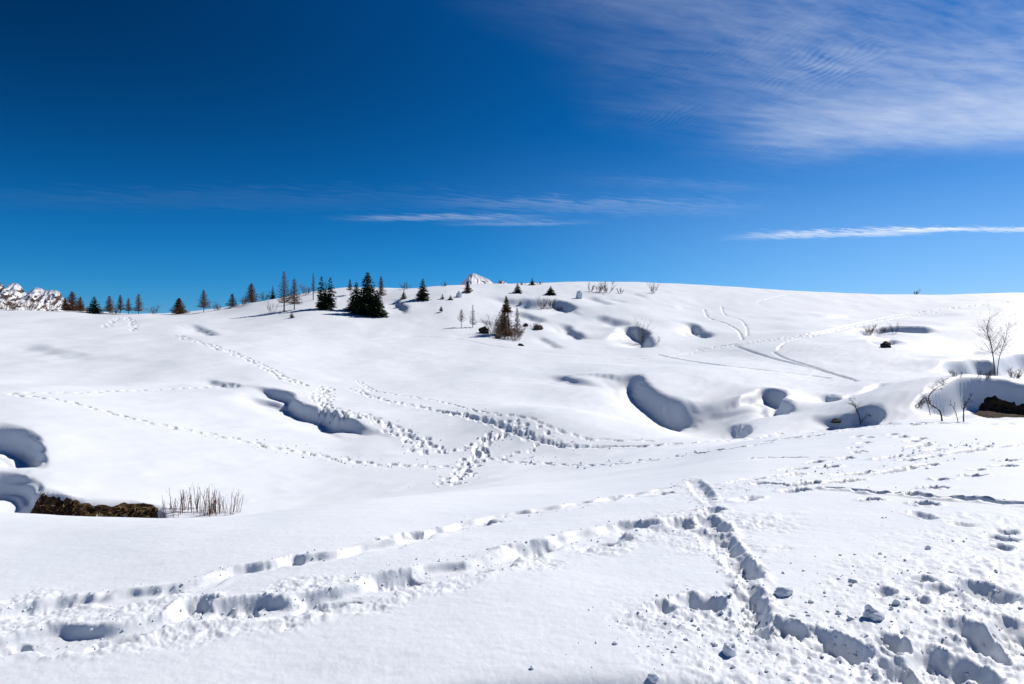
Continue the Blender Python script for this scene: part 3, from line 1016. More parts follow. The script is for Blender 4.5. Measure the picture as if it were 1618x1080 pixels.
def shrub(root, h, w, seed, mat='grey_twigs', stems=9, depth=2, tk=1.0, spread=.55):
    """A leafless bush: stems fanning from the ground, each forking into twigs."""
    rg = random.Random(seed)
    s, tw = Acc(), Acc()
    for k in range(stems):
        a = rg.uniform(0, 6.283)
        rr = rg.uniform(0, .25) * w
        p = Vector((math.cos(a) * rr, math.sin(a) * rr * .7, -.15))
        tilt = rg.uniform(.1, .8) * min(1.2, w / max(h, .1))
        d = Vector((math.cos(a) * tilt, math.sin(a) * tilt, 1)).normalized()
        L = (h + .15) * rg.uniform(.55, .95)
        q = [p + d * L * u + Vector((rg.uniform(-.05, .05) * h, rg.uniform(-.05, .05) * h, 0)) * (u > 0) for u in (0, .35, .7, 1)]
        r0 = .014 * tk
        s.tube(q, [r0, r0 * .75, r0 * .5, r0 * .25], 4)
        for i in range(12 if stems < 20 else 8):
            u = rg.uniform(.2, 1)
            b = q[0].lerp(q[3], u)
            grow(tw, rg, b, (d + rnd_dir(rg, -.2, .8) * .8), L * .38 * rg.uniform(.5, 1.1), r0 * .42, depth - 1, spread, .2, 3, .62, (2, 4), .2, 3)
    s.obj('stems', MAT[mat], root)['kind'] = 'stuff'
    tw.obj('twigs', MAT[mat], root)['kind'] = 'stuff'


def stand(px, py, sink=0.0):
    p = at(px, py)
    return Vector((p[0], p[1], p[2] - sink)), math.hypot(p[1], 0) / F


# name, builder, base pixel, height px, width px, label, options
G_LEFT = 'trees along the left skyline'
G_KNOLL = 'trees on the knoll'
G_RIDGE = 'trees below the ridge'
PLANTS = [
    # left skyline, from the snowy peaks towards the knoll
    ('bare_shrub', 'shrub', 8, 489, 22, 30, 'pale bare thicket at the left picture edge, before the snowy peaks', dict(mat='grey_twigs', stems=12), 'shrub', 'brush along the left skyline'),
    ('bare_shrub', 'shrub', 45, 490, 22, 34, 'ochre bare thicket before the saddle between the two snowy peaks', dict(mat='larch_twigs', stems=14), 'shrub', 'brush along the left skyline'),
    ('bare_shrub', 'shrub', 76, 490, 17, 30, 'low brown bare bush under the right-hand snowy rock wall', dict(mat='rust_twigs', stems=12), 'shrub', 'brush along the left skyline'),
    ('larch_tree', 'larch', 114, 491, 29, 28, 'broad rusty larch right beside the foot of the snowy peaks', dict(mat='rust_twigs', dens=1.5, bare=.03), 'tree', G_LEFT),
    ('larch_tree', 'larch', 103, 491, 20, 16, 'short rusty larch touching the left side of the broad rusty larch', dict(mat='rust_twigs', dens=1.2, bare=.05), 'tree', G_LEFT),
    ('larch_tree', 'larch', 127, 492, 22, 18, 'short brown larch touching the right side of the broad rusty larch', dict(mat='larch_twigs', dens=1.2, bare=.05), 'tree', G_LEFT),
    ('bare_shrub', 'shrub', 181, 496, 12, 24, 'brown undergrowth at the foot of the row of four larches', dict(mat='rust_twigs', stems=20), 'shrub', 'brush along the left skyline'),
    ('bare_shrub', 'shrub', 22, 490, 17, 26, 'low brown thicket between the two pale thickets at the left edge', dict(mat='rust_twigs', stems=16), 'shrub', 'brush along the left skyline'),
    ('bare_shrub', 'shrub', 133, 492, 13, 22, 'low ochre bush between the rusty larch and the dark spruce', dict(mat='larch_twigs', stems=12), 'shrub', 'brush along the left skyline'),
    ('spruce_tree', 'spruce', 149, 494, 27, 24, 'only dark green spruce among the brown larches of the left skyline', dict(), 'tree', G_LEFT),
    ('larch_tree', 'larch', 173, 495, 26, 21, 'brown larch next to the dark spruce, first of four larches in a row', dict(dens=1.2, bare=.12), 'tree', G_LEFT),
    ('larch_tree', 'larch', 190, 495, 28, 18, 'slim grey-brown larch, second in the row of four', dict(mat='grey_twigs', bare=.2), 'tree', G_LEFT),
    ('larch_tree', 'larch', 203, 496, 24, 16, 'thin low larch, third in the row of four', dict(mat='larch_twigs', bare=.2, dens=.8), 'tree', G_LEFT),
    ('larch_tree', 'larch', 219, 496, 30, 20, 'tallest and last of the row of four brown larches', dict(bare=.15), 'tree', G_LEFT),
    ('bare_shrub', 'shrub', 243, 496, 15, 18, 'small bluish bare bush alone on the skyline right of the four larches', dict(mat='grey_twigs', stems=10), 'shrub', 'brush along the left skyline'),
    ('larch_tree', 'larch', 283, 496, 24, 25, 'squat dark rusty cone-shaped larch standing alone', dict(mat='rust_twigs', bare=.02, dens=1.9, tk=1.3), 'tree', G_LEFT),
    ('larch_tree', 'larch', 322, 493, 33, 27, 'airy bare larch with rounded crown and a clear trunk', dict(bare=.2, dens=1.1), 'tree', G_LEFT),
    ('bare_shrub', 'shrub', 345, 490, 13, 24, 'low rusty bush between the airy larch and the faint larch', dict(mat='rust_twigs', stems=12), 'shrub', 'brush along the left skyline'),
    ('larch_tree', 'larch', 367, 486, 21, 20, 'faint grey larch half way up the rising skyline', dict(mat='grey_twigs', bare=.1), 'tree', G_LEFT),
    ('larch_tree', 'larch', 397, 478, 29, 26, 'bushy brown larch with a pointed top on the rising skyline', dict(mat='larch_twigs', bare=.02, dens=1.7), 'tree', G_LEFT),
    ('bare_shrub', 'shrub', 386, 481, 11, 18, 'dark low bush at the foot of the bushy pointed larch', dict(mat='rust_twigs', stems=14), 'shrub', 'brush along the left skyline'),
    ('bare_shrub', 'shrub', 419, 473, 15, 18, 'bluish bare bush between the pointed larch and a small dark spruce', dict(mat='grey_twigs', stems=12), 'shrub', 'brush along the left skyline'),
    ('spruce_tree', 'spruce', 431, 471, 22, 11, 'small narrow dark spruce just left of the tallest bare larch', dict(), 'tree', G_LEFT),
    # the knoll
    ('larch_tree', 'larch', 449, 491, 59, 30, 'tallest bare reddish larch at the left end of the knoll', dict(bare=.2, dens=1.2, tk=1.05), 'tree', G_KNOLL),
    ('larch_tree', 'larch', 465, 489, 46, 28, 'second bare larch, close right of the tallest one', dict(bare=.18, dens=1.15, tk=1.05), 'tree', G_KNOLL),
    ('bare_shrub', 'shrub', 430, 494, 18, 22, 'small bare bush left of the tallest larch on its shadow', dict(mat='grey_twigs', stems=6, depth=2), 'shrub', G_KNOLL),
    ('spruce_tree', 'spruce', 461, 502, 11, 9, 'tiny dark spruce poking from the snow in front of the bare larches', dict(), 'tree', G_KNOLL),
    ('bare_shrub', 'shrub', 485, 466, 20, 26, 'reddish bare brush on the skyline behind the knoll', dict(mat='rust_twigs', stems=14), 'shrub', G_KNOLL),
    ('larch_tree', 'larch', 495, 474, 40, 13, 'very thin bare larch between the larch pair and the double spruce', dict(bare=.35, dens=.7), 'tree', G_KNOLL),
    ('spruce_tree', 'spruce', 515, 488, 53, 31, 'dark spruce with two tops left of the big spruce clump', dict(tops=2, snow=.08, dens=1.15), 'tree', G_KNOLL),
    ('spruce_tree', 'spruce', 563, 490, 45, 34, 'left, lower spruce of the big dark clump', dict(snow=.07, dens=1.2), 'tree', G_KNOLL),
    ('spruce_tree', 'spruce', 581, 495, 66, 50, 'tallest spruce, in the middle of the big dark clump', dict(snow=.12, dens=1.4), 'tree', G_KNOLL),
    ('spruce_tree', 'spruce', 596, 499, 42, 32, 'right spruce of the big dark clump, hanging lowest down the slope', dict(snow=.08, dens=1.2), 'tree', G_KNOLL),
    ('larch_tree', 'larch', 602, 470, 32, 17, 'rusty larch rising behind the right side of the big clump', dict(mat='rust_twigs', bare=.1, dens=1.3), 'tree', G_KNOLL),
    ('larch_tree', 'larch', 553, 466, 24, 14, 'thin bare larch behind the left side of the big clump', dict(mat='grey_twigs', bare=.3, dens=.8), 'tree', G_KNOLL),
    ('spruce_tree', 'spruce', 638, 472, 15, 11, 'small dark spruce above the short blue snow hollow', dict(), 'tree', G_RIDGE),
    ('bare_shrub', 'shrub', 641, 457, 11, 19, 'dark brown brush on the skyline behind the small spruce', dict(mat='rust_twigs', stems=14), 'shrub', G_RIDGE),
    ('spruce_tree', 'spruce', 668, 473, 34, 24, 'single dark spruce standing alone right of the big clump', dict(dens=1.2), 'tree', G_RIDGE),
    ('bare_shrub', 'shrub', 702, 452, 7, 12, 'tiny brown tuft on the bare skyline left of the rock summit', dict(mat='rust_twigs', stems=10), 'shrub', G_RIDGE),
    ('spruce_tree', 'spruce', 699, 472, 9, 7, 'tiny spruce tip in the snow, left one of two', dict(), 'tree', G_RIDGE),
    ('spruce_tree', 'spruce', 712, 473, 8, 8, 'tiny spruce tip in the snow beside the blue snow lump', dict(), 'tree', G_RIDGE),
    ('spruce_seedling', 'larch', 697, 493, 9, 8, 'lone seedling on open snow between spruce and birch', dict(mat='grey_twigs', dens=.4, tk=1.4), 'seedling', G_RIDGE),
    ('larch_tree', 'larch', 739, 462, 17, 14, 'small shaggy brown conifer below the rock summit', dict(mat='rust_twigs', bare=.02, dens=1.2, tk=1.4), 'tree', G_RIDGE),
    ('spruce_tree', 'spruce', 818, 462, 16, 15, 'small dark spruce left of the skyline spruce', dict(), 'tree', G_RIDGE),
    ('spruce_tree', 'spruce', 841, 450, 12, 10, 'small dark spruce standing right on the skyline', dict(), 'tree', G_RIDGE),
    ('bare_shrub', 'shrub', 853, 449, 5, 14, 'flat brown scrub on the skyline beside the skyline spruce', dict(mat='rust_twigs', stems=10), 'shrub', G_RIDGE),
    ('bare_shrub', 'shrub', 826, 450, 5, 12, 'flat brown scrub on the skyline left of the skyline spruce', dict(mat='rust_twigs', stems=10), 'shrub', G_RIDGE),
    ('spruce_tree', 'spruce', 870, 465, 14, 17, 'squat dark spruce above the bushy hollow', dict(dens=1.2), 'tree', G_RIDGE),
    ('spruce_seedling', 'spruce', 822, 480, 7, 4, 'tiny dark stake-like seedling left of the bushy hollow', dict(), 'seedling', G_RIDGE),
    # bush clump on the slope
    ('conifer_tree', 'spruce', 806, 531, 64, 30, 'brown-crowned conifer rising from the rocky bush clump', dict(mat='rust_twigs', bare=.62, dens=1.3, lean=-.1), 'tree', 'bush clump on the slope'),
    ('conifer_tree', 'larch', 797, 529, 46, 36, 'dark bushy conifer, lower in the rocky bush clump', dict(mat='rust_twigs', bare=.02, dens=1.7, tk=1.2), 'tree', 'bush clump on the slope'),
    ('larch_tree', 'larch', 817, 528, 40, 18, 'thin dark sapling at the right side of the bush clump', dict(mat='grey_twigs', bare=.05, dens=.9), 'tree', 'bush clump on the slope'),
    ('bare_shrub', 'shrub', 783, 528, 32, 38, 'tangled brown bush at the left side of the bush clump', dict(mat='rust_twigs', stems=30, tk=1.2), 'shrub', 'bush clump on the slope'),
    ('bare_shrub', 'shrub', 813, 536, 26, 34, 'rusty low bush at the foot of the brown-crowned conifer', dict(mat='rust_twigs', stems=34, tk=1.3), 'shrub', 'bush clump on the slope'),
    ('bare_shrub', 'shrub', 797, 534, 22, 30, 'dark low bush in the middle of the bush clump, below the bushy conifer', dict(mat='rust_twigs', stems=30, tk=1.3), 'shrub', 'bush clump on the slope'),
    ('bare_shrub', 'shrub', 792, 446, 6, 18, 'dark scrub on the skyline right beside the snow-capped rock summit', dict(mat='rust_twigs', stems=14), 'shrub', G_RIDGE),
    ('bare_shrub', 'shrub', 846, 518, 9, 16, 'low brown bush on the rock right of the bush clump', dict(mat='rust_twigs', stems=16), 'shrub', 'bush clump on the slope'),
    ('birch_tree', 'larch', 729, 517, 27, 18, 'pale thin birch, left of two bare trees on the slope', dict(mat='grey_twigs', bare=.3, dens=.35, rise=.7), 'tree', 'bush clump on the slope'),
    ('larch_tree', 'larch', 747, 517, 34, 14, 'bare dark larch, right of two bare trees on the slope', dict(mat='grey_twigs', bare=.12, dens=.55), 'tree', 'bush clump on the slope'),
    ('bare_shrub', 'shrub', 857, 487, 19, 16, 'bare bush in the shaded hollow under the squat spruce, left one', dict(mat='grey_twigs', stems=11), 'shrub', 'bushes in the upper hollow'),
    ('bare_shrub', 'shrub', 870, 487, 17, 16, 'bare bush in the shaded hollow under the squat spruce, middle one', dict(mat='grey_twigs', stems=11), 'shrub', 'bushes in the upper hollow'),
    ('bare_shrub', 'shrub', 882, 491, 9, 12, 'low dark tuft at the right end of the shaded upper hollow', dict(mat='grey_twigs', stems=10), 'shrub', 'bushes in the upper hollow'),
    # ridge brush
    ('bare_shrub', 'shrub', 933, 460, 14, 12, 'bare bush at the left end of the ridge brush', dict(mat='grey_twigs', stems=8), 'shrub', 'brush on the ridge'),
    ('bare_shrub', 'shrub', 946, 461, 16, 18, 'bare brown bush in the middle of the ridge brush', dict(mat='rust_twigs', stems=12), 'shrub', 'brush on the ridge'),
    ('bare_shrub', 'shrub', 960, 462, 18, 20, 'tallest, densest bush of the ridge brush', dict(mat='grey_twigs', stems=14), 'shrub', 'brush on the ridge'),
    ('bare_shrub', 'shrub', 980, 463, 9, 13, 'small low bush right of the ridge brush', dict(mat='grey_twigs', stems=9), 'shrub', 'brush on the ridge'),
    ('bare_shrub', 'shrub', 1032, 463, 18, 14, 'lone bare bush on the open snow below the right skyline', dict(mat='grey_twigs', stems=9), 'shrub', 'brush on the ridge'),
    ('bare_shrub', 'shrub', 1447, 455, 8, 8, 'speck of a bush on the far right skyline', dict(mat='grey_twigs', stems=9), 'shrub', None),
    ('bare_shrub', 'shrub', 1013, 541, 37, 30, 'dark bare bush standing in the deep blue snow bowl', dict(mat='grey_twigs', stems=11, tk=1.3), 'shrub', None),
    ('bare_sapling', 'shrub', 1041, 541, 14, 5, 'thin bare stick at the right rim of the blue snow bowl', dict(mat='grey_twigs', stems=2), 'sapling', None),
    # right slope
    ('bare_shrub', 'shrub', 1374, 527, 15, 16, 'dense dark bush at the left end of the snow ledge', dict(mat='grey_twigs', stems=16), 'shrub', 'brush on the snow ledge'),
    ('bare_shrub', 'shrub', 1394, 525, 8, 26, 'flat dark scrub along the middle of the snow ledge', dict(mat='grey_twigs', stems=22), 'shrub', 'brush on the snow ledge'),
    ('bare_shrub', 'shrub', 1414, 526, 20, 14, 'tall airy bush at the right end of the snow ledge', dict(mat='grey_twigs', stems=6), 'shrub', 'brush on the snow ledge'),
    ('bare_shrub', 'shrub', 1512, 594, 12, 22, 'low reddish twigs in the blue bank left of the tall birch', dict(mat='red_twigs', stems=7), 'shrub', 'twigs before the far blue bank'),
    ('bare_shrub', 'shrub', 1557, 596, 16, 26, 'bare twigs in the blue bank close left of the tall birch', dict(mat='grey_twigs', stems=9), 'shrub', 'twigs before the far blue bank'),
    ('bare_shrub', 'shrub', 1602, 597, 18, 34, 'bare twigs in the blue bank right of the tall birch', dict(mat='grey_twigs', stems=12), 'shrub', 'twigs before the far blue bank'),
]
BUILD = {'shrub': shrub, 'larch': larch, 'spruce': spruce}
for n_, (name, kind, px, py, hp, wp, label, opt, cat, grp) in enumerate(PLANTS):
    loc, mpp = stand(px, py)
    r = thing(name, label, cat, loc, grp, 0.0)
    o = dict(opt)
    if kind == 'shrub':
        o['tk'] = o.get('tk', 1.0) * max(.7, min(2.1, mpp / .11 * 1.6))
    BUILD[kind](r, hp * mpp * (1.08 if kind == 'larch' else 1.0), wp * mpp, 100 + n_ * 7, **o)


def bare_tree(name, px, py, label, seed, stems, grp=None, mat='birch_bark'):
    """stems: (offset px list along the stem as (dx, dy up) pixels, base radius m); twigs grow from them."""
    loc, m = stand(px, py)
    root = thing(name, label, 'tree', loc, grp)
    rg = random.Random(seed)
    for pts, r0, tw, tl, droop in stems:
        t, c = Acc(), Acc()
        P = [Vector((x * m, rg.uniform(-.05, .05) * m * 10, y * m)) for x, y in pts]
        P[0].z -= .3
        S, nn = [], 5
        for i in range(len(P) - 1):
            a, b, cc, d = P[max(i - 1, 0)], P[i], P[i + 1], P[min(i + 2, len(P) - 1)]
            for k in range(nn):
                u = k / nn
                S.append(.5 * (2 * b + (cc - a) * u + (2 * a - 5 * b + 4 * cc - d) * u * u + (3 * b - a - 3 * cc + d) * u ** 3))
        S.append(P[-1])
        rad = [max(r0 * (1 - .85 * i / len(S)), .004) for i in range(len(S))]
        t.tube(S, rad, 6)
        t.obj('trunk', MAT[mat], root, True)
        for k in range(tw):
            i = int(len(S) * rg.uniform(.34, .99))
            i = min(i, len(S) - 1)
            dd = (S[min(i + 1, len(S) - 1)] - S[max(i - 1, 0)]).normalized()
            nd = dd * .7 + rnd_dir(rg, -.4 - droop, .7 - droop)
            grow(c, rg, S[i], nd, tl * m * rg.uniform(.5, 1.2), max(rad[i] * .45, .004), 2, .6, .2 - droop, 4, .6, (2, 4), .22, 3, droop)
        c.obj('branches', MAT[mat], root)['kind'] = 'stuff'
    return root


bare_tree('birch_tree', 1573, 593, 'tall leafless birch with two trunks before the far blue bank', 5,
          [([(0, 0), (-3, 25), (-7, 50), (-13, 72), (-9, 93)], .06, 44, 24, 0),
           ([(2, 0), (5, 22), (10, 42), (16, 58), (18, 75)], .04, 38, 22, 0)])
bare_tree('birch_tree', 1488, 665, 'crooked birch leaning left with drooping twigs beside the undercut bank', 6,
          [([(2, 0), (-2, 14), (-18, 27), (-20, 40), (-9, 52), (8, 60)], .024, 18, 12, .2),
           ([(-18, 27), (-24, 36), (-33, 33), (-42, 24)], .011, 20, 9, .9)])
bare_tree('birch_tree', 1361, 670, 'small spiky birch with a side bough low to the right, on the crest', 7,
          [([(0, 0), (-4, 14), (-9, 27), (-16, 38)], .03, 17, 11, 0),
           ([(-2, 10), (10, 14), (22, 10), (30, 9)], .014, 12, 6, .3)])
bare_tree('birch_tree', 1523, 666, 'slender forked sapling in front of the shaded undercut bank', 8,
          [([(0, 0), (0, 18), (4, 30), (14, 44)], .02, 9, 9, 0), ([(-6, 0), (-13, 14), (-22, 30)], .013, 5, 8, 0)])

# upright reddish shoots in front of the left earth bank
for k, (px, n_, hp, lab) in enumerate([(276, 22, 34, 'left clump of upright reddish shoots beside the earth bank'),
                                       (316, 44, 38, 'middle clump of upright reddish shoots, the tallest'),
                                       (348, 36, 32, 'right clump of upright reddish shoots')]):
    loc, m = stand(px, 809)
    root = thing('willow_shrub', lab, 'shrub', loc, 'reddish shoots in the gully')
    rg = random.Random(40 + k)
    s, tw = Acc(), Acc()
    for i in range(n_):
        x = rg.uniform(-20, 20) * m
        p = Vector((x, rg.uniform(-.35, .35), -.9))
        d = Vector((x * .12 + rg.uniform(-.16, .16), rg.uniform(-.12, .12), 1))
        L = (hp * .86 * m + .9) * rg.uniform(.72, 1.12)
        q = [p + d * L * u + Vector((rg.uniform(-.03, .03), 0, 0)) for u in (0, .4, .75, 1)]
        s.tube(q, [.010, .009, .007, .004], 4)
        for _ in range(3):
            u = rg.uniform(.5, .95)
            b = q[0].lerp(q[3], u)
            tw.tube([b, b + (d * .9 + rnd_dir(rg, 0, 1) * .5) * .22 * rg.uniform(.6, 1.3)], [.004, .002], 3)
    s.obj('stems', MAT['red_twigs'], root)['kind'] = 'stuff'
    tw.obj('twigs', MAT['red_twigs'], root)['kind'] = 'stuff'


# ------------------------------------------------------------------ bare earth, rocks
def draped(name, label, top, down, lumps, mat, nu=150, nv=26, seed=1, kind=None, cat=None, lift=.035, rag=1.0):
    """A patch of bare ground showing where the snow has slid off, following the bank beneath it."""
    P = spline(top, 12)
    seg = np.hypot(*np.diff(P, axis=0).T)
    cum = np.concatenate([[0], np.cumsum(seg)])
    rg = random.Random(seed)
    V_, F_ = [], []
    for i in range(nu):
        s_ = cum[-1] * i / (nu - 1)
        k = min(int(np.searchsorted(cum, s_, side='right') - 1), len(seg) - 1)
        p = P[k] + (P[k + 1] - P[k]) * (s_ - cum[k]) / seg[k]
        v = (P[k + 1] - P[k]) / seg[k]
        nrm = np.array([v[1], -v[0]])
        e = min(1, min(i, nu - 1 - i) / (nu * .14))
        ragged = rag * float(vnoise(np.array([s_ / .45]), np.array([.5]), seed)[0]) * .16 + rag * float(vnoise(np.array([s_ / .13]), np.array([.5]), seed + 1)[0]) * .07
        for j in range(nv):
            f = j / (nv - 1)
            o = -.34 + ragged + (1 - e) * .35 + f * down
            x, y = p[0] + nrm[0] * o, p[1] + nrm[1] * o
            g = ground(x, y)
            n = float(fbm(np.array([x / .35]), np.array([y / .35 + g * 2]), 3, seed, .6)[0])
            edge = min(1, j / 3, (nv - 1 - j) / 3) * e
            V_.append((x, y, g + (lift + lumps * (.5 + .5 * n)) * edge - .06 * (1 - edge)))
    for i in range(nu - 1):
        for j in range(nv - 1):
            a = i * nv + j
            F_.append((a, a + 1, a + nv + 1, a + nv))
    m = bpy.data.meshes.new(name)
    m.from_pydata(V_, [], F_)
    m.materials.append(MAT[mat])
    o = bpy.data.objects.new(name, m)
    COL.objects.link(o)
    if kind:
        o['kind'] = kind
    if cat:
        o['category'] = cat
    o['label'] = label
    return o, V_, nu, nv


def m_earth(t, b):
    p = pos(t)
    n = t.noise(p, 5, 6, .65)
    n2 = t.noise(p, 2.2, 5, .6)
    c = t.mix(t.ramp(n, .38, .66), (.020, .012, .007, 1), (.13, .082, .042, 1))
    c = t.mix(t.ramp(n2, .64, .68), c, (.78, .79, .82, 1))
    t.l.new(c, b.inputs['Base Color'])
    b.inputs['Roughness'].default_value = .95
    b.inputs['Specular IOR Level'].default_value = .1
    bump(t, b, n, .8, .05)


MAT['earth_snowy'] = material('earth_snowy', m_earth)
bank_l, bv, bnu, bnv = draped('earth_bank', 'dark bare earth bank with brown dead grass under the snow edge, left', LBANK, 1.5, .05, 'earth_snowy', seed=3, kind='structure', rag=.55)
# dead grass hanging over it
rg = random.Random(11)
gr = Acc()
for k in range(5200):
    i = rg.randrange(int(bnu * .12), int(bnu * .97))
    j = rg.randrange(4, bnv - 3)
    if rg.random() > .35 + .65 * (i / bnu):
        continue
    p = Vector(bv[i * bnv + j])
    d = Vector((rg.uniform(-.45, .45), rg.uniform(-.9, -.2), rg.uniform(-.9, .5))).normalized() * rg.uniform(.08, .26)
    gr.leaf(p - d * .1, d, .013, rnd_dir(rg))
go = gr.obj('dead_grass', MAT['straw'])
go['kind'] = 'stuff'
go['label'] = 'brown dead grass matted over the left earth bank'

RBANK = [at(*q)[:2] for q in [(1540, 660), (1556, 650), (1585, 650), (1610, 654), (1640, 654), (1700, 657)]]
bank_r, rv, rnu, rnv = draped('earth_bank', 'black bare earth and roots under the snow overhang at the right edge', RBANK, 2.4, .08, 'earth', nu=120, nv=30, seed=8, kind='structure', lift=.06, rag=.5)


def lump_mesh(name, mat, sx, sy, sz, seed, rough=.35, sub=3, flat_bottom=-.35, facet=0.0):
    import bmesh
    bm = bmesh.new()
    bmesh.ops.create_icosphere(bm, subdivisions=sub, radius=1)
    for v in bm.verts:
        c = v.co
        n = float(fbm(np.array([c.x * 1.3 + seed]), np.array([c.y * 1.3 + c.z * 1.7]), 3, seed, .55)[0])
        c *= 1 + rough * n
        if facet:
            for q in range(5):
                rq = random.Random(seed * 13 + q)
                d = rnd_dir(rq, -.2, 1)
                h = c.dot(d) - (.62 + .2 * rq.random())
                if h > 0:
                    c -= d * h * facet
        if c.z < flat_bottom:
            c.z = flat_bottom
        v.co = Vector((c.x * sx, c.y * sy, (c.z - flat_bottom) * sz))
    m = bpy.data.meshes.new(name)
    bm.to_mesh(m)
    bm.free()
    m.materials.append(mat)
    return m


def lump(name, mat, px, py, wp, hp, label, cat, grp, seed, rough=.35, facet=.6, sub=3, depth=.8, sink=.02, smooth=False):
    loc, m = stand(px, py)
    me_ = lump_mesh(name, MAT[mat], wp * m * .5, wp * m * .5 * depth, hp * m / 1.25, seed, rough, sub, facet=facet)
    if smooth:
        me_.polygons.foreach_set('use_smooth', [True] * len(me_.polygons))
    o = bpy.data.objects.new(name, me_)
    COL.objects.link(o)
    o.location = loc - Vector((0, 0, sink))
    return tag(o, label, cat, grp), m


for k, (px, py, w, h, mt, lab) in enumerate([
        (765, 526, 16, 9, 'rock_dark', 'dark rock at the lower left end of the bush clump'),
        (786, 534, 10, 7, 'rock_brown', 'small brown rock at the foot of the bush clump'),
        (831, 515, 10, 5, 'rock_dark', 'small dark rock between the bush clump and the brown rock bush'),
        (850, 520, 15, 8, 'rock_brown', 'brown rock under the low bush right of the bush clump'),
        (1322, 667, 16, 6, 'rock_dark', 'dark lump as the shaded hole under the snow lip at the right crest'),  # shade of a black hole in the snow wall, put in as a dark lump
        (1399, 548, 18, 8, 'rock_dark', 'dark lump as the shaded opening under the small snow mound'),  # darkness inside the opening comes from this lump's dark colour
        (823, 546, 9, 4, 'rock_dark', 'flat grey rock in the slit of snow below the bush clump')]):
    lump('rock', mt, px, py, w, h, lab, 'rock', 'rocks showing through the snow', 50 + k)
for k, (px, py, w, h, lab) in enumerate([(725, 469, 9, 9, 'blue-shaded snow-capped boulder beside two tiny spruce tips'),
                                         (915, 471, 12, 13, 'pointed snow-plastered boulder on the ridge slope')]):
    o, m_ = lump('boulder', 'snow', px, py, w, h, lab, 'boulder', None, 70 + k, .18, .8)
    if k == 1:
        continue
    me_ = lump_mesh('bare_top', MAT['rock_dark'], w * m_ * .12, w * m_ * .12, h * m_ * .12, 80 + k)
    t_ = bpy.data.objects.new('bare_top', me_)
    COL.objects.link(t_)
    t_.parent = o
    t_.location = (0, 0, h * m_ * .92)


# ------------------------------------------------------------------ far mountains
def m_peak(t, b):
    g = t.n.new('ShaderNodeNewGeometry')
    sp = t.n.new('ShaderNodeSeparateXYZ')
    t.l.new(g.outputs['Normal'], sp.inputs[0])
    mp = t.n.new('ShaderNodeMapping')
    t.l.new(g.outputs['Position'], mp.inputs[0])
    mp.inputs['Scale'].default_value = (1, 1, 2.4)
    n = t.noise(mp.outputs[0], .022, 4, .55)
    k = t.math('ADD', sp.outputs[2], t.math('MULTIPLY', t.math('SUBTRACT', n, .5), 1.9))
    rock = t.mix(t.ramp(t.noise(mp.outputs[0], .1, 5, .6), .3, .7), (.035, .028, .028, 1), (.14, .105, .09, 1))
    t.l.new(t.mix(t.ramp(k, .40, .52), rock, (.80, .81, .84, 1)), b.inputs['Base Color'])
    b.inputs['Roughness'].default_value = .9
    b.inputs['Specular IOR Level'].default_value = .1


MAT['peak'] = material('peak', m_peak)


def mountain(label, prof, d, seed, drop_px=40, rough=1.0, front=1.5):
    p, y = np.array(prof, float).T
    nu, nv = 180, 46
    X_ = np.linspace(p[0], p[-1], nu)
    top = pchip(p, y, X_)
    V_, F_ = [], []
    m = d / F
    for i in range(nu):
        for j in range(nv):
            f = (j / (nv - 1)) * 2 - .35
            x = (X_[i] - CX) * m
            zt = (CY - top[i]) * m + EYE
            fall = (drop_px * m) * (abs(f) ** .85) * (1 if f > 0 else 1.6)
            yy = d - f * drop_px * m * front
            n = fbm(np.array([x / (9 * m) + 3]), np.array([yy / (9 * m)]), 4, seed, .5)[0]
            n2 = abs(vnoise(np.array([x / (5 * m)]), np.array([yy / (14 * m)]), seed + 4)[0])
            w = min(1, abs(f) * 4 + .12)
            V_.append((x, yy, zt - fall + (n * 2.0 * w - n2 * 5 * w) * m * rough))
    for i in range(nu - 1):
        for j in range(nv - 1):
            a = i * nv + j
            F_.append((a, a + 1, a + nv + 1, a + nv))
    me_ = bpy.data.meshes.new('mountain')
    me_.from_pydata(V_, [], F_)
    me_.materials.append(MAT['peak'])
    o = bpy.data.objects.new('mountain', me_)
    COL.objects.link(o)
    o['kind'] = 'structure'
    o['label'] = label


mountain('snowy rock peak at the left edge of the skyline', [(-90, 470), (-50, 455), (-20, 449), (0, 446), (5, 449), (9, 455), (15, 447), (20, 446), (27, 447), (34, 452), (40, 461), (52, 470), (70, 490)], 2700, 5)
mountain('broad snow-streaked rock wall on the left skyline', [(25, 488), (40, 466), (48, 458), (58, 453), (66, 455), (72, 458), (80, 457), (88, 458), (95, 460), (99, 468), (105, 472), (115, 478), (132, 485), (160, 505)], 2300, 9)
mountain('small snow-capped rock summit above the middle of the ridge', [(718, 456), (730, 446), (738, 437), (743, 432), (748, 431), (756, 434), (765, 437), (773, 441), (780, 446), (786, 446), (790, 443), (796, 444), (806, 449)], 1500, 14, 22, .5)

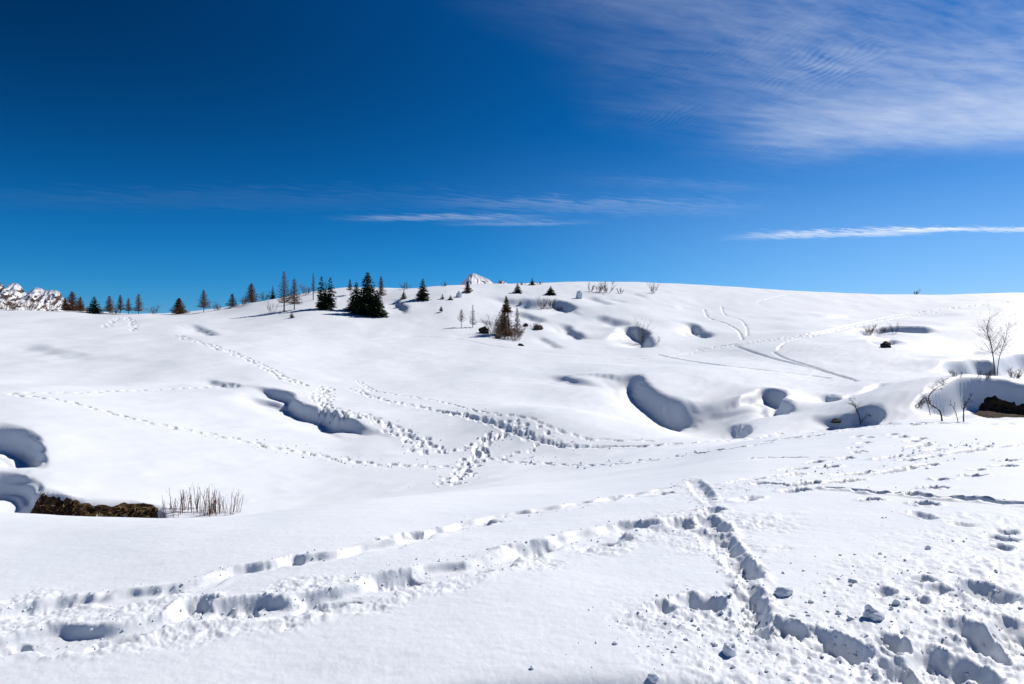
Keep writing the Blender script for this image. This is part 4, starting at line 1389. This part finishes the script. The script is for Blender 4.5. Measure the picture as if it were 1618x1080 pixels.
# ------------------------------------------------------------------ loose snow
for k, (px, py, w, h, lab) in enumerate([
        (1238, 938, 26, 17, 'rounded snow clod alone on smooth snow right of the trench'),
        (1378, 973, 31, 23, 'biggest pointed snow clod between the trench and the deep footprints'),
        (1153, 1033, 28, 18, 'cone-shaped snow clod near the bottom, left of the trench'),
        (1416, 953, 12, 11, 'small upright snow clod just below the cluster of dark footprints'),
        (1344, 978, 15, 9, 'low snow clod close left of the biggest pointed clod'),
        (1327, 969, 14, 7, 'flat snow clod, second left of the biggest pointed clod'),
        (1347, 919, 15, 8, 'pale split snow clod on the trodden snow above the biggest clod'),
        (1506, 905, 17, 6, 'flat dark-shaded snow clod above the heart-shaped hole'),
        (1468, 867, 11, 8, 'lone upright snow clod at the upper edge of the trodden snow'),
        (1254, 972, 11, 6, 'little snow clod between the rounded clod and the trench'),
        (1032, 1070, 20, 11, 'snow clod at the very bottom edge of the picture'),
        (1130, 1019, 11, 8, 'little snow clod up and left of the cone-shaped clod'),
        (1086, 1011, 12, 6, 'flat snow clod on the smooth snow left of the trench bend')]):
    lump('snow_clod', 'snow', px, py, w, h, lab, 'snow clod', 'loose snow clods in the foreground', 20 + k, .30, .75, 4, .9, .012, True)

rg = random.Random(77)
cr = Acc()
import bmesh
bm = bmesh.new()
bmesh.ops.create_icosphere(bm, subdivisions=1, radius=1)
ico_v = [v.co.copy() for v in bm.verts]
ico_f = [tuple(v.index for v in f.verts) for f in bm.faces]
bm.free()


def crumb(x, y, r):
    z = ground(x, y)
    b = len(cr.v)
    sx, sy, sz = (r * rg.uniform(.7, 1.4) for _ in range(3))
    for c in ico_v:
        k = rg.uniform(.75, 1.2)
        cr.v.append(Vector((x + c.x * sx * k, y + c.y * sy * k, z + (c.z * .75 + .25) * sz * k)))
    for f in ico_f:
        cr.f.append(tuple(b + i for i in f))


def strew(px, n, rad, lo, hi):
    P = path(px, 6)
    for _ in range(n):
        a = P[rg.randrange(len(P) - 1)]
        crumb(a[0] + rg.gauss(0, rad), a[1] + rg.gauss(0, rad), lo * (hi / lo) ** (rg.random() ** 2.2))


T1 = [(0, 968), (130, 950), (270, 933), (400, 900), (560, 872), (700, 838), (800, 818), (960, 790), (1090, 765)]
T2 = [(0, 1020), (180, 1000), (330, 965), (520, 948), (650, 910), (760, 892), (860, 864), (1000, 832), (1095, 830)]
T3 = [(1095, 762), (1120, 800), (1130, 835), (1150, 870), (1175, 920), (1190, 975), (1260, 1005), (1340, 1040), (1420, 1070)]
strew(T1, 240, .13, .004, .014)
strew(T2, 380, .18, .004, .016)
strew(T3, 300, .16, .003, .014)
strew([(1180, 770), (1300, 750), (1440, 725), (1480, 705), (1560, 700)], 220, .3, .006, .024)
for px, py, n, rad in [(1480, 920, 300, .45), (1560, 960, 260, .4), (1450, 1000, 220, .35), (1560, 860, 160, .5), (1300, 1000, 160, .35),
                       (1060, 985, 160, .3), (1200, 1040, 140, .3), (1100, 1040, 60, .3), (1560, 780, 80, .9)]:
    c = at(px, py)
    for _ in range(n // 2):
        crumb(c[0] + rg.gauss(0, rad), c[1] + rg.gauss(0, rad), .003 * 5 ** (rg.random() ** 2.5))
# crumbs kicked out along the tracks of the basin
for px in ([(300, 680), (470, 713), (600, 733), (712, 738)], [(522, 648), (590, 663), (640, 686), (690, 715)],
           [(712, 765), (748, 725), (795, 682)], [(650, 640), (740, 657), (840, 691), (1000, 705)], [(772, 722), (930, 735), (1110, 715)]):
    strew(px, 90, .55, .02, .06)
co = cr.obj('snow_crumbs', MAT['snow'])
co['kind'] = 'stuff'
co['label'] = 'small crumbs of kicked-up snow beside the tracks'
